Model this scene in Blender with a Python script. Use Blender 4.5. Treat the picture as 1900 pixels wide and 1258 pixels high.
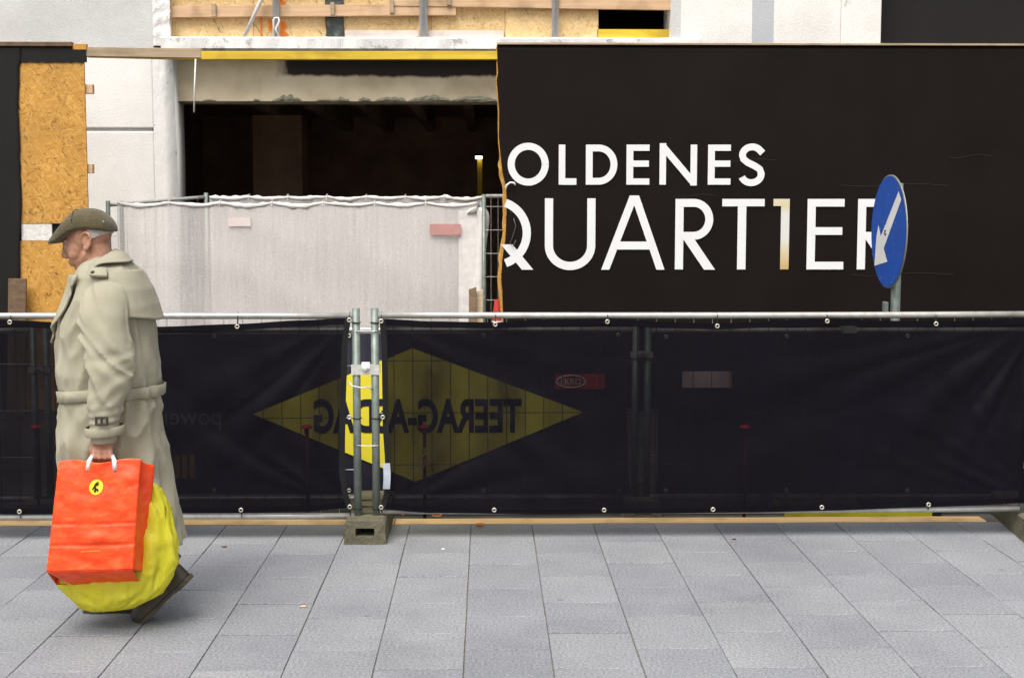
import bpy, bmesh, math, random
from mathutils import Vector, Matrix, noise
random.seed(11)
R = math.radians
scene = bpy.context.scene
for o in list(bpy.data.objects): bpy.data.objects.remove(o)
C = scene.collection

# ------------------------------------------------------------------ camera, sky, sun, exposure
F = 2500.0; CAMZ = 1.72
PITCH = math.atan(225/F); YAW = math.atan(47/F)
cam = bpy.data.cameras.new('camera'); cam.sensor_width = 36; cam.lens = F/1900*36
cam.clip_end = 2000; cam.clip_start = 0.05
camo = bpy.data.objects.new('camera', cam); C.objects.link(camo)
camo.location = (0, 0, CAMZ); camo.rotation_euler = (math.pi/2-PITCH, 0, -YAW)
scene.camera = camo
SUN_EL, SUN_AZ = R(60), R(203)       # azimuth from +Y, clockwise: behind the camera, a little to its left
w = bpy.data.worlds.new('World'); scene.world = w; w.use_nodes = True
wn = w.node_tree; bg = wn.nodes['Background']
sky = wn.nodes.new('ShaderNodeTexSky'); sky.sky_type = 'NISHITA'; sky.sun_disc = False
sky.sun_elevation = SUN_EL; sky.sun_rotation = SUN_AZ; sky.dust_density = 4; sky.air_density = 1.2
hs = wn.nodes.new('ShaderNodeHueSaturation'); hs.inputs['Saturation'].default_value = 0.13
wn.links.new(sky.outputs[0], hs.inputs['Color']); wn.links.new(hs.outputs[0], bg.inputs['Color'])
bg.inputs['Strength'].default_value = 0.092
sun = bpy.data.lights.new('sun', 'SUN'); sun.energy = 1.5; sun.angle = R(42); sun.color = (1, .945, .86)
so = bpy.data.objects.new('sun', sun); C.objects.link(so)
d = Vector((math.sin(SUN_AZ)*math.cos(SUN_EL), math.cos(SUN_AZ)*math.cos(SUN_EL), math.sin(SUN_EL)))
so.rotation_euler = (-d).to_track_quat('-Z', 'Y').to_euler(); so.location = d*30
vs = scene.view_settings; vs.view_transform = 'Standard'; vs.look = 'None'; vs.gamma = 1
vs.use_curve_mapping = False; vs.exposure = 1.12

# ------------------------------------------------------------------ pixel -> place
_f = Vector((math.sin(YAW)*math.cos(PITCH), math.cos(YAW)*math.cos(PITCH), -math.sin(PITCH)))
_r = Vector((math.cos(YAW), -math.sin(YAW), 0)); _u = _r.cross(_f)
def ray(px, py): return _f + _r*((px-950)/F) + _u*((629-py)/F)
def P(px, py, Y):
    v = ray(px, py); t = Y/v.y
    return Vector((v.x*t, Y, CAMZ+v.z*t))
def PX(px, py, Y): return P(px, py, Y).x
def PZ(py, Y, px=950): return P(px, py, Y).z
def G(px, py, z=0.0):
    v = ray(px, py); t = (z-CAMZ)/v.z
    return Vector((v.x*t, v.y*t, z))

# ------------------------------------------------------------------ mesh builder
class MB:
    def __init__(s): s.v = []; s.f = []
    def add(s, vs_, fs):
        n = len(s.v); s.v += [tuple(v) for v in vs_]; s.f += [tuple(i+n for i in f) for f in fs]; return s
    def box(s, x0, x1, y0, y1, z0, z1):
        return s.add([(x0,y0,z0),(x1,y0,z0),(x1,y1,z0),(x0,y1,z0),(x0,y0,z1),(x1,y0,z1),(x1,y1,z1),(x0,y1,z1)],
                     [(0,3,2,1),(4,5,6,7),(0,1,5,4),(1,2,6,5),(2,3,7,6),(3,0,4,7)])
    def beam(s, a, b, wy, wz):          # box between two points, wy deep, wz high
        a = Vector(a); b = Vector(b); dx = (b-a).normalized()
        up = Vector((0,0,1)) if abs(dx.z) < .9 else Vector((1,0,0))
        sd = dx.cross(up).normalized(); up = sd.cross(dx)
        vs_ = []
        for p in (a, b):
            for i, j in ((-1,-1),(1,-1),(1,1),(-1,1)): vs_.append(p+sd*(wy/2*i)+up*(wz/2*j))
        return s.add(vs_, [(0,1,2,3),(7,6,5,4),(0,4,5,1),(1,5,6,2),(2,6,7,3),(3,7,4,0)])
    def tube(s, pts, r, n=10, cap=True):
        pts = [Vector(p) for p in pts]; rs = r if isinstance(r, (list, tuple)) else [r]*len(pts)
        rings = []; prev = None
        for i, p in enumerate(pts):
            t = (pts[min(i+1, len(pts)-1)]-pts[max(i-1, 0)]).normalized()
            if prev is None:
                a = Vector((0,0,1)) if abs(t.z) < .9 else Vector((1,0,0)); nrm = t.cross(a).normalized()
            else:
                nrm = (prev-t*prev.dot(t)).normalized()
            prev = nrm; b = t.cross(nrm)
            rings.append([p+(nrm*math.cos(2*math.pi*k/n)+b*math.sin(2*math.pi*k/n))*rs[i] for k in range(n)])
        return s.loft(rings, cap)
    def loft(s, rings, cap=True, closed=True):
        n = len(rings[0]); vs_ = [v for rg in rings for v in rg]; fs = []
        for i in range(len(rings)-1):
            for k in range(n if closed else n-1):
                k2 = (k+1) % n; fs.append((i*n+k, i*n+k2, (i+1)*n+k2, (i+1)*n+k))
        if cap and closed:
            fs.append(tuple(range(n-1, -1, -1))); m = (len(rings)-1)*n; fs.append(tuple(range(m, m+n)))
        return s.add(vs_, fs)
    def grid(s, fn, nu, nv):
        vs_ = [fn(i/nu, j/nv) for j in range(nv+1) for i in range(nu+1)]; k = nu+1
        return s.add(vs_, [(j*k+i, j*k+i+1, (j+1)*k+i+1, (j+1)*k+i) for j in range(nv) for i in range(nu)])
    def prism(s, poly, y0, y1):         # polygon in x,z pushed along y
        n = len(poly); a = [(p[0], y0, p[1]) for p in poly]; b = [(p[0], y1, p[1]) for p in poly]
        return s.add(a+b, [tuple(range(n)), tuple(range(2*n-1, n-1, -1))]+[(i, i+n, (i+1) % n+n, (i+1) % n) for i in range(n)])
    def ell(s, c, r, nu=20, nv=12, rot=None):
        c = Vector(c); rings = []
        for j in range(nv+1):
            ph = math.pi*j/nv; ph = min(max(ph, .02), math.pi-.02)
            rg = []
            for i in range(nu):
                th = 2*math.pi*i/nu
                v = Vector((r[0]*math.sin(ph)*math.cos(th), r[1]*math.sin(ph)*math.sin(th), r[2]*math.cos(ph)))
                rg.append(c+(rot @ v if rot else v))
            rings.append(rg)
        return s.loft(rings)
    def capsule(s, a, b, ra, rb, n=14):
        a = Vector(a); b = Vector(b); dv = (b-a); L = dv.length or 1e-4; dv = dv/L
        pts = []; rs = []
        for k in range(5): an = math.pi/2*(1-k/4.0); pts.append(a-dv*ra*math.sin(an)); rs.append(max(ra*math.cos(an), .0006))
        for k in range(5): an = math.pi/2*k/4.0; pts.append(b+dv*rb*math.sin(an)); rs.append(max(rb*math.cos(an), .0006))
        return s.tube(pts, rs, n)

ORG = {}
def mesh_of(name, mb, org, smooth):
    me = bpy.data.meshes.new(name)
    me.from_pydata([(v[0]-org[0], v[1]-org[1], v[2]-org[2]) for v in mb.v], [], mb.f)
    me.validate()
    bm = bmesh.new(); bm.from_mesh(me); bmesh.ops.recalc_face_normals(bm, faces=bm.faces); bm.to_mesh(me); bm.free()
    if smooth: me.shade_smooth()
    return me
def obj(name, mb, m, parent=None, smooth=False, bevel=0, sub=0, solid=0, label=None, cat=None, group=None, kind=None):
    if parent is not None: org = ORG[parent]
    else:
        xs = [v[0] for v in mb.v]; ys = [v[1] for v in mb.v]; zs = [v[2] for v in mb.v]
        org = ((min(xs)+max(xs))/2, (min(ys)+max(ys))/2, min(zs))
    o = bpy.data.objects.new(name, mesh_of(name, mb, org, smooth)); C.objects.link(o)
    if m: o.data.materials.append(m)
    if parent is not None: o.parent = parent
    else: o.location = org
    ORG[o] = org
    if solid:
        k = o.modifiers.new('solid', 'SOLIDIFY'); k.thickness = abs(solid); k.offset = 0 if solid > 0 else -1
    if bevel:
        k = o.modifiers.new('bevel', 'BEVEL'); k.width = bevel; k.segments = 2; k.limit_method = 'ANGLE'; k.angle_limit = R(40)
    if sub:
        k = o.modifiers.new('sub', 'SUBSURF'); k.levels = sub; k.render_levels = sub
    tag(o, label, cat, group, kind); return o
def tag(o, label=None, cat=None, group=None, kind=None):
    if label: o['label'] = label
    if cat: o['category'] = cat
    if group: o['group'] = group
    if kind: o['kind'] = kind
    return o
def thing(name, loc, label, cat, group=None):
    o = bpy.data.objects.new(name, None); C.objects.link(o); o.location = loc; o.empty_display_size = .1
    ORG[o] = tuple(loc); return tag(o, label, cat, group)
def struct(name, mb, m, **k): return obj(name, mb, m, kind='structure', **k)
def copy_tree(o, off, **tags):
    c = o.copy(); C.objects.link(c); c.location = Vector(o.location)+Vector(off); tag(c, **tags)
    for ch in o.children:
        d_ = ch.copy(); C.objects.link(d_); d_.parent = c
        for g in ch.children:
            e = g.copy(); C.objects.link(e); e.parent = d_
    return c

# ------------------------------------------------------------------ materials
def mat(name): 
    m = bpy.data.materials.new(name); m.use_nodes = True; nt = m.node_tree
    return m, nt, nt.nodes['Principled BSDF']
def node(nt, t, **k):
    n = nt.nodes.new(t)
    for a, b in k.items(): setattr(n, a, b)
    return n
def ramp(nt, fac, stops):
    r = node(nt, 'ShaderNodeValToRGB'); e = r.color_ramp.elements
    while len(e) < len(stops): e.new(.5)
    for el, (p, c) in zip(e, stops): el.position = p; el.color = (*c, 1) if len(c) == 3 else c
    nt.links.new(fac, r.inputs[0]); return r
def tex(nt, kind, scale, mapscale=(1,1,1), rot=(0,0,0), **inp):
    tc = node(nt, 'ShaderNodeTexCoord'); mp = node(nt, 'ShaderNodeMapping')
    mp.inputs['Scale'].default_value = mapscale; mp.inputs['Rotation'].default_value = rot
    nt.links.new(tc.outputs['Object'], mp.inputs[0])
    t = node(nt, kind); t.inputs['Scale'].default_value = scale
    for k, v in inp.items(): t.inputs[k].default_value = v
    nt.links.new(mp.outputs[0], t.inputs['Vector']); return t
def bump(nt, bs, h, strength, dist=.01):
    b = node(nt, 'ShaderNodeBump'); b.inputs['Strength'].default_value = strength; b.inputs['Distance'].default_value = dist
    nt.links.new(h, b.inputs['Height']); nt.links.new(b.outputs[0], bs.inputs['Normal'])
def mix(nt, fac, a, b, mode='MIX'):
    m = node(nt, 'ShaderNodeMix', data_type='RGBA', blend_type=mode)
    if isinstance(fac, float): m.inputs[0].default_value = fac
    else: nt.links.new(fac, m.inputs[0])
    for i, x in ((6, a), (7, b)):
        if isinstance(x, (tuple, list)): m.inputs[i].default_value = (*x, 1)
        else: nt.links.new(x, m.inputs[i])
    return m.outputs[2]
def mottled(name, col, var=.15, scale=6, rough=.8, bumpv=.2, fine=120, spec=.3, metal=0, mapscale=(1,1,1), bd=.004):
    m, nt, b = mat(name)
    n1 = tex(nt, 'ShaderNodeTexNoise', scale, mapscale, Detail=8.0, Roughness=.65); n2 = tex(nt, 'ShaderNodeTexNoise', fine, mapscale, Detail=3.0)
    lo = tuple(c*(1-var) for c in col); hi = tuple(min(c*(1+var), .95) for c in col)
    r = ramp(nt, n1.outputs[0], [(.3, lo), (.7, hi)])
    r2 = ramp(nt, n2.outputs[0], [(.3, (1-var*.5,)*3), (.7, (1,)*3)])
    nt.links.new(mix(nt, 1.0, r.outputs[0], r2.outputs[0], 'MULTIPLY'), b.inputs['Base Color'])
    b.inputs['Roughness'].default_value = rough; b.inputs['Specular IOR Level'].default_value = spec; b.inputs['Metallic'].default_value = metal
    if bumpv: bump(nt, b, n2.outputs[0], bumpv, bd)
    return m

def make_slab_mat():
    m, nt, b = mat('granite_slab')
    sp = tex(nt, 'ShaderNodeTexNoise', 260, Detail=2.0, Roughness=.8); sp2 = tex(nt, 'ShaderNodeTexNoise', 85, Detail=3.0); big = tex(nt, 'ShaderNodeTexNoise', 2.2, Detail=5.0)
    big.noise_dimensions = '4D'; oi = node(nt, 'ShaderNodeObjectInfo')
    mm = node(nt, 'ShaderNodeMath', operation='MULTIPLY'); mm.inputs[1].default_value = 40; nt.links.new(oi.outputs['Random'], mm.inputs[0]); nt.links.new(mm.outputs[0], big.inputs['W'])
    r = ramp(nt, sp.outputs[0], [(.28, (.130,.134,.147)), (.5, (.252,.258,.276)), (.74, (.45,.455,.468))])
    r2 = ramp(nt, sp2.outputs[0], [(.32, (.66,)*3), (.68, (1.2,)*3)])
    r3 = ramp(nt, big.outputs[0], [(.3, (.88,.885,.9)), (.7, (1.06,1.06,1.05))])
    r4 = ramp(nt, oi.outputs['Random'], [(0, (.86,.865,.89)), (.5, (.96,.965,.975)), (1, (1.03,1.03,1.02))])
    c = mix(nt, 1.0, r.outputs[0], r2.outputs[0], 'MULTIPLY'); c = mix(nt, 1.0, c, r3.outputs[0], 'MULTIPLY'); c = mix(nt, 1.0, c, r4.outputs[0], 'MULTIPLY')
    ge = node(nt, 'ShaderNodeNewGeometry'); gum = node(nt, 'ShaderNodeTexVoronoi'); gum.inputs['Scale'].default_value = 2.6; nt.links.new(ge.outputs['Position'], gum.inputs['Vector'])
    gr = ramp(nt, gum.outputs['Distance'], [(.028, (.72,.72,.74)), (.05, (1,)*3)]); c = mix(nt, 1.0, c, gr.outputs[0], 'MULTIPLY')
    st = node(nt, 'ShaderNodeTexNoise'); st.inputs['Scale'].default_value = 1.1; st.inputs['Detail'].default_value = 7; st.inputs['Roughness'].default_value = .68; nt.links.new(ge.outputs['Position'], st.inputs['Vector'])
    sr = ramp(nt, st.outputs[0], [(.30, (.80,.80,.82)), (.5, (1,)*3), (.72, (1.10,1.10,1.09))]); c = mix(nt, 1.0, c, sr.outputs[0], 'MULTIPLY')
    nt.links.new(c, b.inputs['Base Color']); b.inputs['Roughness'].default_value = .72; b.inputs['Specular IOR Level'].default_value = .35
    bump(nt, b, sp.outputs[0], .25, .002); return m

def make_osb(name, dark, mid, light):
    m, nt, b = mat(name)
    wa = tex(nt, 'ShaderNodeTexNoise', 9, Detail=2.0)
    cols = []
    for k, (ms, rt) in enumerate((((1, 1, 4.5), (0, .45, 0)), ((1, 1, 4), (0, 1.35, 0)), ((1, 1, 4.5), (0, -.65, 0)))):
        tc = node(nt, 'ShaderNodeTexCoord'); mp = node(nt, 'ShaderNodeMapping'); mp.vector_type = 'TEXTURE'; mp.inputs['Scale'].default_value = ms; mp.inputs['Rotation'].default_value = rt
        mp.inputs['Location'].default_value = (k*3.1, 0, k*1.7)
        nt.links.new(tc.outputs['Object'], mp.inputs[0])
        va = node(nt, 'ShaderNodeVectorMath', operation='MULTIPLY_ADD'); va.inputs[1].default_value = (.05,)*3
        nt.links.new(wa.outputs['Color'], va.inputs[0]); nt.links.new(mp.outputs[0], va.inputs[2])
        vo = node(nt, 'ShaderNodeTexVoronoi'); vo.inputs['Scale'].default_value = 60+16*k; nt.links.new(va.outputs[0], vo.inputs['Vector'])
        cols.append(vo)
    sep = [node(nt, 'ShaderNodeSeparateColor') for _ in cols]
    for s_, v in zip(sep, cols): nt.links.new(v.outputs['Color'], s_.inputs[0])
    a = ramp(nt, sep[0].outputs[0], [(0, dark), (.25, mid), (.75, mid), (1, light)])
    c = ramp(nt, sep[1].outputs[0], [(0, dark), (.12, mid), (.6, mid), (1, light)])
    e = ramp(nt, sep[2].outputs[0], [(0, tuple(x*.55 for x in dark)), (.1, mid), (1, light)])
    st = ramp(nt, sep[1].outputs[1], [(.45, (0,)*3), (.55, (1,)*3)])
    st2 = ramp(nt, sep[2].outputs[1], [(.7, (0,)*3), (.75, (1,)*3)])
    col = mix(nt, st.outputs[0], a.outputs[0], c.outputs[0]); col = mix(nt, st2.outputs[0], col, e.outputs[0])
    big = tex(nt, 'ShaderNodeTexNoise', 2.5, Detail=4.0); rb = ramp(nt, big.outputs[0], [(.3, (.84,)*3), (.7, (1.06,)*3)])
    nt.links.new(mix(nt, 1.0, col, rb.outputs[0], 'MULTIPLY'), b.inputs['Base Color']); b.inputs['Roughness'].default_value = .7
    bump(nt, b, sep[0].outputs[2], .25, .002); return m

def make_wood(name, a, bcol, scale=3, sx=.12, rough=.7):
    m, nt, b = mat(name)
    n = tex(nt, 'ShaderNodeTexNoise', scale*8, (sx, 1, 1), Detail=6.0, Distortion=.6); k = tex(nt, 'ShaderNodeTexNoise', 3.5, Detail=5.0)
    r = ramp(nt, n.outputs[0], [(.3, a), (.7, bcol)]); r2 = ramp(nt, k.outputs[0], [(.28, (.62,.6,.56)), (.5, (1,)*3)])
    nt.links.new(mix(nt, 1.0, r.outputs[0], r2.outputs[0], 'MULTIPLY'), b.inputs['Base Color']); b.inputs['Roughness'].default_value = rough
    bump(nt, b, n.outputs[0], .25, .003); return m

def make_plaster(name, col, spots=(.42,.41,.40), amount=.62, grime=.8):
    m, nt, b = mat(name)
    n = tex(nt, 'ShaderNodeTexNoise', 1.6, Detail=9.0, Roughness=.62); n2 = tex(nt, 'ShaderNodeTexNoise', 7, Detail=8.0, Roughness=.7); f = tex(nt, 'ShaderNodeTexNoise', 60, Detail=4.0)
    r = ramp(nt, n.outputs[0], [(.32, tuple(c*grime for c in col)), (.6, col)])
    s = ramp(nt, n2.outputs[0], [(amount, (0,)*3), (amount+.05, (1,)*3)])
    c = mix(nt, s.outputs[0], r.outputs[0], spots)
    r3 = ramp(nt, f.outputs[0], [(.3, (.9,)*3), (.65, (1.0,)*3)])
    nt.links.new(mix(nt, 1.0, c, r3.outputs[0], 'MULTIPLY'), b.inputs['Base Color']); b.inputs['Roughness'].default_value = .85
    ad = node(nt, 'ShaderNodeMath', operation='MULTIPLY_ADD'); ad.inputs[1].default_value = -.6
    nt.links.new(s.outputs[0], ad.inputs[0]); nt.links.new(f.outputs[0], ad.inputs[2])
    bump(nt, b, ad.outputs[0], .4, .008); return m

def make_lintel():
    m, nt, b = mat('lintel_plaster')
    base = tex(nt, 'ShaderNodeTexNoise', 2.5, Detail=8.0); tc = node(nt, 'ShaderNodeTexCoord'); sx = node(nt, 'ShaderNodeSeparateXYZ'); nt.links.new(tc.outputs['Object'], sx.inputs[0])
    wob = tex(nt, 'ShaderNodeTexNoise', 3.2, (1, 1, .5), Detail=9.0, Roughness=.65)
    # black ragged-edged band along the top of the lintel
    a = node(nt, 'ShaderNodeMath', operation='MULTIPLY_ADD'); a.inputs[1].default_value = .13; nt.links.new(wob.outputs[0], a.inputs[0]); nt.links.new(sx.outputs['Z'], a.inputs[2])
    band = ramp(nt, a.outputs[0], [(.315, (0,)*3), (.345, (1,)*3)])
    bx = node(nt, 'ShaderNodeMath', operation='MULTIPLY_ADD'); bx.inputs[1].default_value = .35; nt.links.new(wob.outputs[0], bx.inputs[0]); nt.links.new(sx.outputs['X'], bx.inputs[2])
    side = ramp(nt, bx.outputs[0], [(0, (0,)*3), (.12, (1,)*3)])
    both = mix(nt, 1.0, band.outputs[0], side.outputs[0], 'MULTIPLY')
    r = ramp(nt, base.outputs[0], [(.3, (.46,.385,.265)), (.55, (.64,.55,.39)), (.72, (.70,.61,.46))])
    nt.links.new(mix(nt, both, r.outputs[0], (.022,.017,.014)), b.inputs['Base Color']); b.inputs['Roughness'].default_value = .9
    bump(nt, b, base.outputs[0], .3, .01); return m

def make_mesh_fabric(name, col, alpha, rough=.5, spec=.4, weave=700, var=.2, sheen=0, dirt=None):
    m, nt, b = mat(name)
    n = tex(nt, 'ShaderNodeTexNoise', 2.2, (1, 1, .5), Detail=6.0); r = ramp(nt, n.outputs[0], [(.3, tuple(c*(1-var) for c in col)), (.7, tuple(c*(1+var) for c in col))])
    c = r.outputs[0]
    if dirt:
        dn = tex(nt, 'ShaderNodeTexNoise', 1.3, (1.2, 1, .4), Detail=8.0, Roughness=.65); dr = ramp(nt, dn.outputs[0], [(.48, (0,)*3), (.75, (.6,)*3)]); c = mix(nt, dr.outputs[0], c, dirt)
    nt.links.new(c, b.inputs['Base Color'])
    b.inputs['Roughness'].default_value = rough; b.inputs['Specular IOR Level'].default_value = spec
    if sheen: b.inputs['Sheen Weight'].default_value = sheen; b.inputs['Sheen Tint'].default_value = (.6,.7,1,1)
    tr = node(nt, 'ShaderNodeBsdfTransparent'); mx = node(nt, 'ShaderNodeMixShader')
    an = tex(nt, 'ShaderNodeTexNoise', 5, (1,1,.35), Detail=5.0); ar = ramp(nt, an.outputs[0], [(.3, (alpha*.97,)*3), (.7, (min(alpha*1.03, 1),)*3)])
    nt.links.new(ar.outputs[0], mx.inputs[0]); nt.links.new(tr.outputs[0], mx.inputs[1]); nt.links.new(b.outputs[0], mx.inputs[2])
    nt.links.new(mx.outputs[0], nt.nodes['Material Output'].inputs[0])
    wv = tex(nt, 'ShaderNodeTexNoise', weave, Detail=1.0); bump(nt, b, wv.outputs[0], .15, .001); return m

def make_cloth(name, col, var=.12, rough=.85, scale=5):
    m, nt, b = mat(name)
    n = tex(nt, 'ShaderNodeTexNoise', scale, Detail=6.0); f = tex(nt, 'ShaderNodeTexNoise', 420, (1, 1, .5), Detail=2.0); mid = tex(nt, 'ShaderNodeTexNoise', 38, (1, 1, .6), Detail=5.0)
    r = ramp(nt, n.outputs[0], [(.3, tuple(c*(1-var) for c in col)), (.7, tuple(c*(1+var) for c in col))]); r2 = ramp(nt, f.outputs[0], [(.3, (.9,)*3), (.7, (1,)*3)])
    nt.links.new(mix(nt, 1.0, r.outputs[0], r2.outputs[0], 'MULTIPLY'), b.inputs['Base Color']); b.inputs['Roughness'].default_value = rough; b.inputs['Specular IOR Level'].default_value = .2
    b.inputs['Sheen Weight'].default_value = .08
    rd = tex(nt, 'ShaderNodeTexNoise', 7.5, (1, 1, .7), (0, .5, 0), Detail=3.0, Roughness=.5, Distortion=.7); rd.noise_type = 'RIDGED_MULTIFRACTAL'
    ad = node(nt, 'ShaderNodeMath', operation='MULTIPLY_ADD'); ad.inputs[1].default_value = .22; nt.links.new(mid.outputs[0], ad.inputs[0]); nt.links.new(rd.outputs[0], ad.inputs[2])
    bump(nt, b, ad.outputs[0], .75, .012); return m

def make_paper():
    m, nt, b = mat('orange_paper')
    n = tex(nt, 'ShaderNodeTexNoise', 17, (1, 1, 2.0), Detail=9.0, Roughness=.68); r = ramp(nt, n.outputs[0], [(.34, (.80,.040,.006)), (.55, (.92,.082,.016)), (.75, (.94,.16,.055))])
    nt.links.new(r.outputs[0], b.inputs['Base Color']); b.inputs['Roughness'].default_value = .42; b.inputs['Specular IOR Level'].default_value = .35
    bump(nt, b, n.outputs[0], .25, .006); return m
def make_plastic():
    m, nt, b = mat('yellow_bag_film')
    n = tex(nt, 'ShaderNodeTexNoise', 16, (2.2, 1, .5), Detail=6.0, Distortion=.8); r = ramp(nt, n.outputs[0], [(.3, (.87,.83,.03)), (.7, (.93,.89,.09))])
    nt.links.new(r.outputs[0], b.inputs['Base Color']); b.inputs['Roughness'].default_value = .34; b.inputs['Specular IOR Level'].default_value = .5
    tr = node(nt, 'ShaderNodeBsdfTranslucent'); nt.links.new(r.outputs[0], tr.inputs[0]); mx = node(nt, 'ShaderNodeMixShader'); mx.inputs[0].default_value = .45
    nt.links.new(b.outputs[0], mx.inputs[1]); nt.links.new(tr.outputs[0], mx.inputs[2]); nt.links.new(mx.outputs[0], nt.nodes['Material Output'].inputs[0])
    bump(nt, b, n.outputs[0], .8, .014); return m
def make_tweed():
    m, nt, b = mat('cap_tweed')
    a = tex(nt, 'ShaderNodeTexWave', 55, (1, 0, 0)); c = tex(nt, 'ShaderNodeTexWave', 55, (0, 0, 1)); c.bands_direction = 'Z'; n = tex(nt, 'ShaderNodeTexNoise', 240, Detail=3.0); bg_ = tex(nt, 'ShaderNodeTexNoise', 20, Detail=4.0)
    r1 = ramp(nt, a.outputs['Fac'], [(.6, (.075,.066,.040)), (.95, (.125,.092,.050))]); r2 = ramp(nt, c.outputs['Fac'], [(.5, (.7,.7,.66)), (.95, (1.15,1.15,1.05))])
    k = mix(nt, 1.0, r1.outputs[0], r2.outputs[0], 'MULTIPLY'); r3 = ramp(nt, n.outputs[0], [(.3, (.55,)*3), (.7, (1.45,)*3)]); k = mix(nt, 1.0, k, r3.outputs[0], 'MULTIPLY')
    r4 = ramp(nt, bg_.outputs[0], [(.3, (.75,.8,.7)), (.7, (1.15,1.1,1.05))]); k = mix(nt, 1.0, k, r4.outputs[0], 'MULTIPLY')
    nt.links.new(k, b.inputs['Base Color']); b.inputs['Roughness'].default_value = .95; b.inputs['Sheen Weight'].default_value = .15; bump(nt, b, n.outputs[0], .5, .003); return m
def make_skin():
    m, nt, b = mat('skin')
    n = tex(nt, 'ShaderNodeTexNoise', 28, Detail=5.0); r = ramp(nt, n.outputs[0], [(.3, (.34,.155,.092)), (.7, (.47,.25,.17))])
    nt.links.new(r.outputs[0], b.inputs['Base Color']); b.inputs['Roughness'].default_value = .5; b.inputs['Subsurface Weight'].default_value = .12; b.inputs['Subsurface Radius'].default_value = (.01,.004,.002)
    n2 = tex(nt, 'ShaderNodeTexNoise', 130, Detail=3.0); bump(nt, b, n2.outputs[0], .3, .003); return m
def emit(name, col, s):
    m, nt, b = mat(name); b.inputs['Base Color'].default_value = (*col, 1); b.inputs['Emission Color'].default_value = (*col, 1); b.inputs['Emission Strength'].default_value = s; return m
def make_gold():
    m, nt, b = mat('gold_fade_print')
    tc = node(nt, 'ShaderNodeTexCoord'); s = node(nt, 'ShaderNodeSeparateXYZ'); nt.links.new(tc.outputs['Generated'], s.inputs[0])
    r = ramp(nt, s.outputs[2], [(0, (.50,.33,.12)), (.22, (.60,.49,.30)), (.45, (.64,.63,.60)), (.78, (.64,.63,.6)), (.9, (.62,.54,.34)), (1, (.62,.56,.42))]); nt.links.new(r.outputs[0], b.inputs['Base Color']); b.inputs['Roughness'].default_value = .5; return m

def make_net():
    m, nt, b = mat('white_debris_net')
    n = tex(nt, 'ShaderNodeTexNoise', 1.6, (1.2, 1, .5), Detail=8.0, Roughness=.65); r = ramp(nt, n.outputs[0], [(.35, (.86,.815,.79)), (.7, (.77,.72,.70))])
    st = tex(nt, 'ShaderNodeTexNoise', 30, (1, 1, .05), Detail=4.0, Roughness=.7); kn = tex(nt, 'ShaderNodeTexNoise', 130, (1, 1, .6), Detail=2.0)
    r2 = ramp(nt, st.outputs[0], [(.3, (.95,)*3), (.6, (1,)*3)]); r3 = ramp(nt, kn.outputs[0], [(.32, (.78,)*3), (.62, (1.04,)*3)])
    c = mix(nt, 1.0, r.outputs[0], r2.outputs[0], 'MULTIPLY'); c = mix(nt, 1.0, c, r3.outputs[0], 'MULTIPLY'); nt.links.new(c, b.inputs['Base Color'])
    b.inputs['Roughness'].default_value = .85; b.inputs['Specular IOR Level'].default_value = .1
    tl = node(nt, 'ShaderNodeBsdfTranslucent'); nt.links.new(c, tl.inputs[0]); m1 = node(nt, 'ShaderNodeMixShader'); m1.inputs[0].default_value = .15; nt.links.new(b.outputs[0], m1.inputs[1]); nt.links.new(tl.outputs[0], m1.inputs[2])
    tr = node(nt, 'ShaderNodeBsdfTransparent'); mx = node(nt, 'ShaderNodeMixShader'); al = ramp(nt, st.outputs[0], [(.3, (.57,)*3), (.7, (.66,)*3)])
    nt.links.new(al.outputs[0], mx.inputs[0]); nt.links.new(tr.outputs[0], mx.inputs[1]); nt.links.new(m1.outputs[0], mx.inputs[2]); nt.links.new(mx.outputs[0], nt.nodes['Material Output'].inputs[0])
    bump(nt, b, kn.outputs[0], .3, .003); return m

M = {}
M['slab'] = make_slab_mat()
M['bed'] = mottled('joint_sand', (.20,.168,.125), .35, 20, .95)
M['asphalt'] = mottled('asphalt', (.058,.054,.048), .35, 3, .95, .6, 90, .15)
M['ground'] = mottled('ground_soil', (.12,.115,.11), .2, .5, .95)
M['edging'] = make_wood('edging_timber', (.66,.41,.17), (.86,.60,.30), 3, .05)
M['osb'] = make_osb('osb_weathered', (.28,.125,.020), (.51,.250,.040), (.64,.36,.085))
M['osb_new'] = make_osb('osb_fresh', (.52,.33,.13), (.70,.48,.22), (.78,.60,.34))
M['batten'] = make_wood('batten_timber', (.52,.33,.19), (.66,.45,.28), 3, .06)
M['grey_timber'] = make_wood('weathered_timber', (.30,.22,.14), (.46,.36,.24), 3, .06)
M['brown_timber'] = make_wood('brown_timber', (.085,.048,.022), (.17,.105,.055), 3, .5)
M['yellow_timber'] = make_wood('yellow_formwork', (.52,.34,.015), (.72,.50,.03), 2, .08)
M['lime_timber'] = make_wood('yellow_green_formwork', (.52,.47,.01), (.68,.62,.03), 2, .08)
M['white_wall'] = make_plaster('white_plaster', (.80,.79,.765), (.5,.49,.48), .68, .86)
M['grey_wall'] = make_plaster('pale_grey_plaster', (.60,.60,.595), (.66,.655,.645), .6, .84)
M['chipped'] = make_plaster('chipped_plaster', (.80,.79,.77), (.42,.41,.39), .63, .86)
M['ledge'] = make_plaster('ledge_plaster', (.78,.775,.76), (.45,.44,.42), .57, .85)
M['grey_stripe'] = make_plaster('grey_stripe_paint', (.47,.49,.52), (.5,.5,.52), .7, .93)
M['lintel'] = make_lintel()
M['rubble'] = mottled('broken_mortar', (.28,.27,.205), .4, 14, .95, .6, 60, bd=.01)
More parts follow.
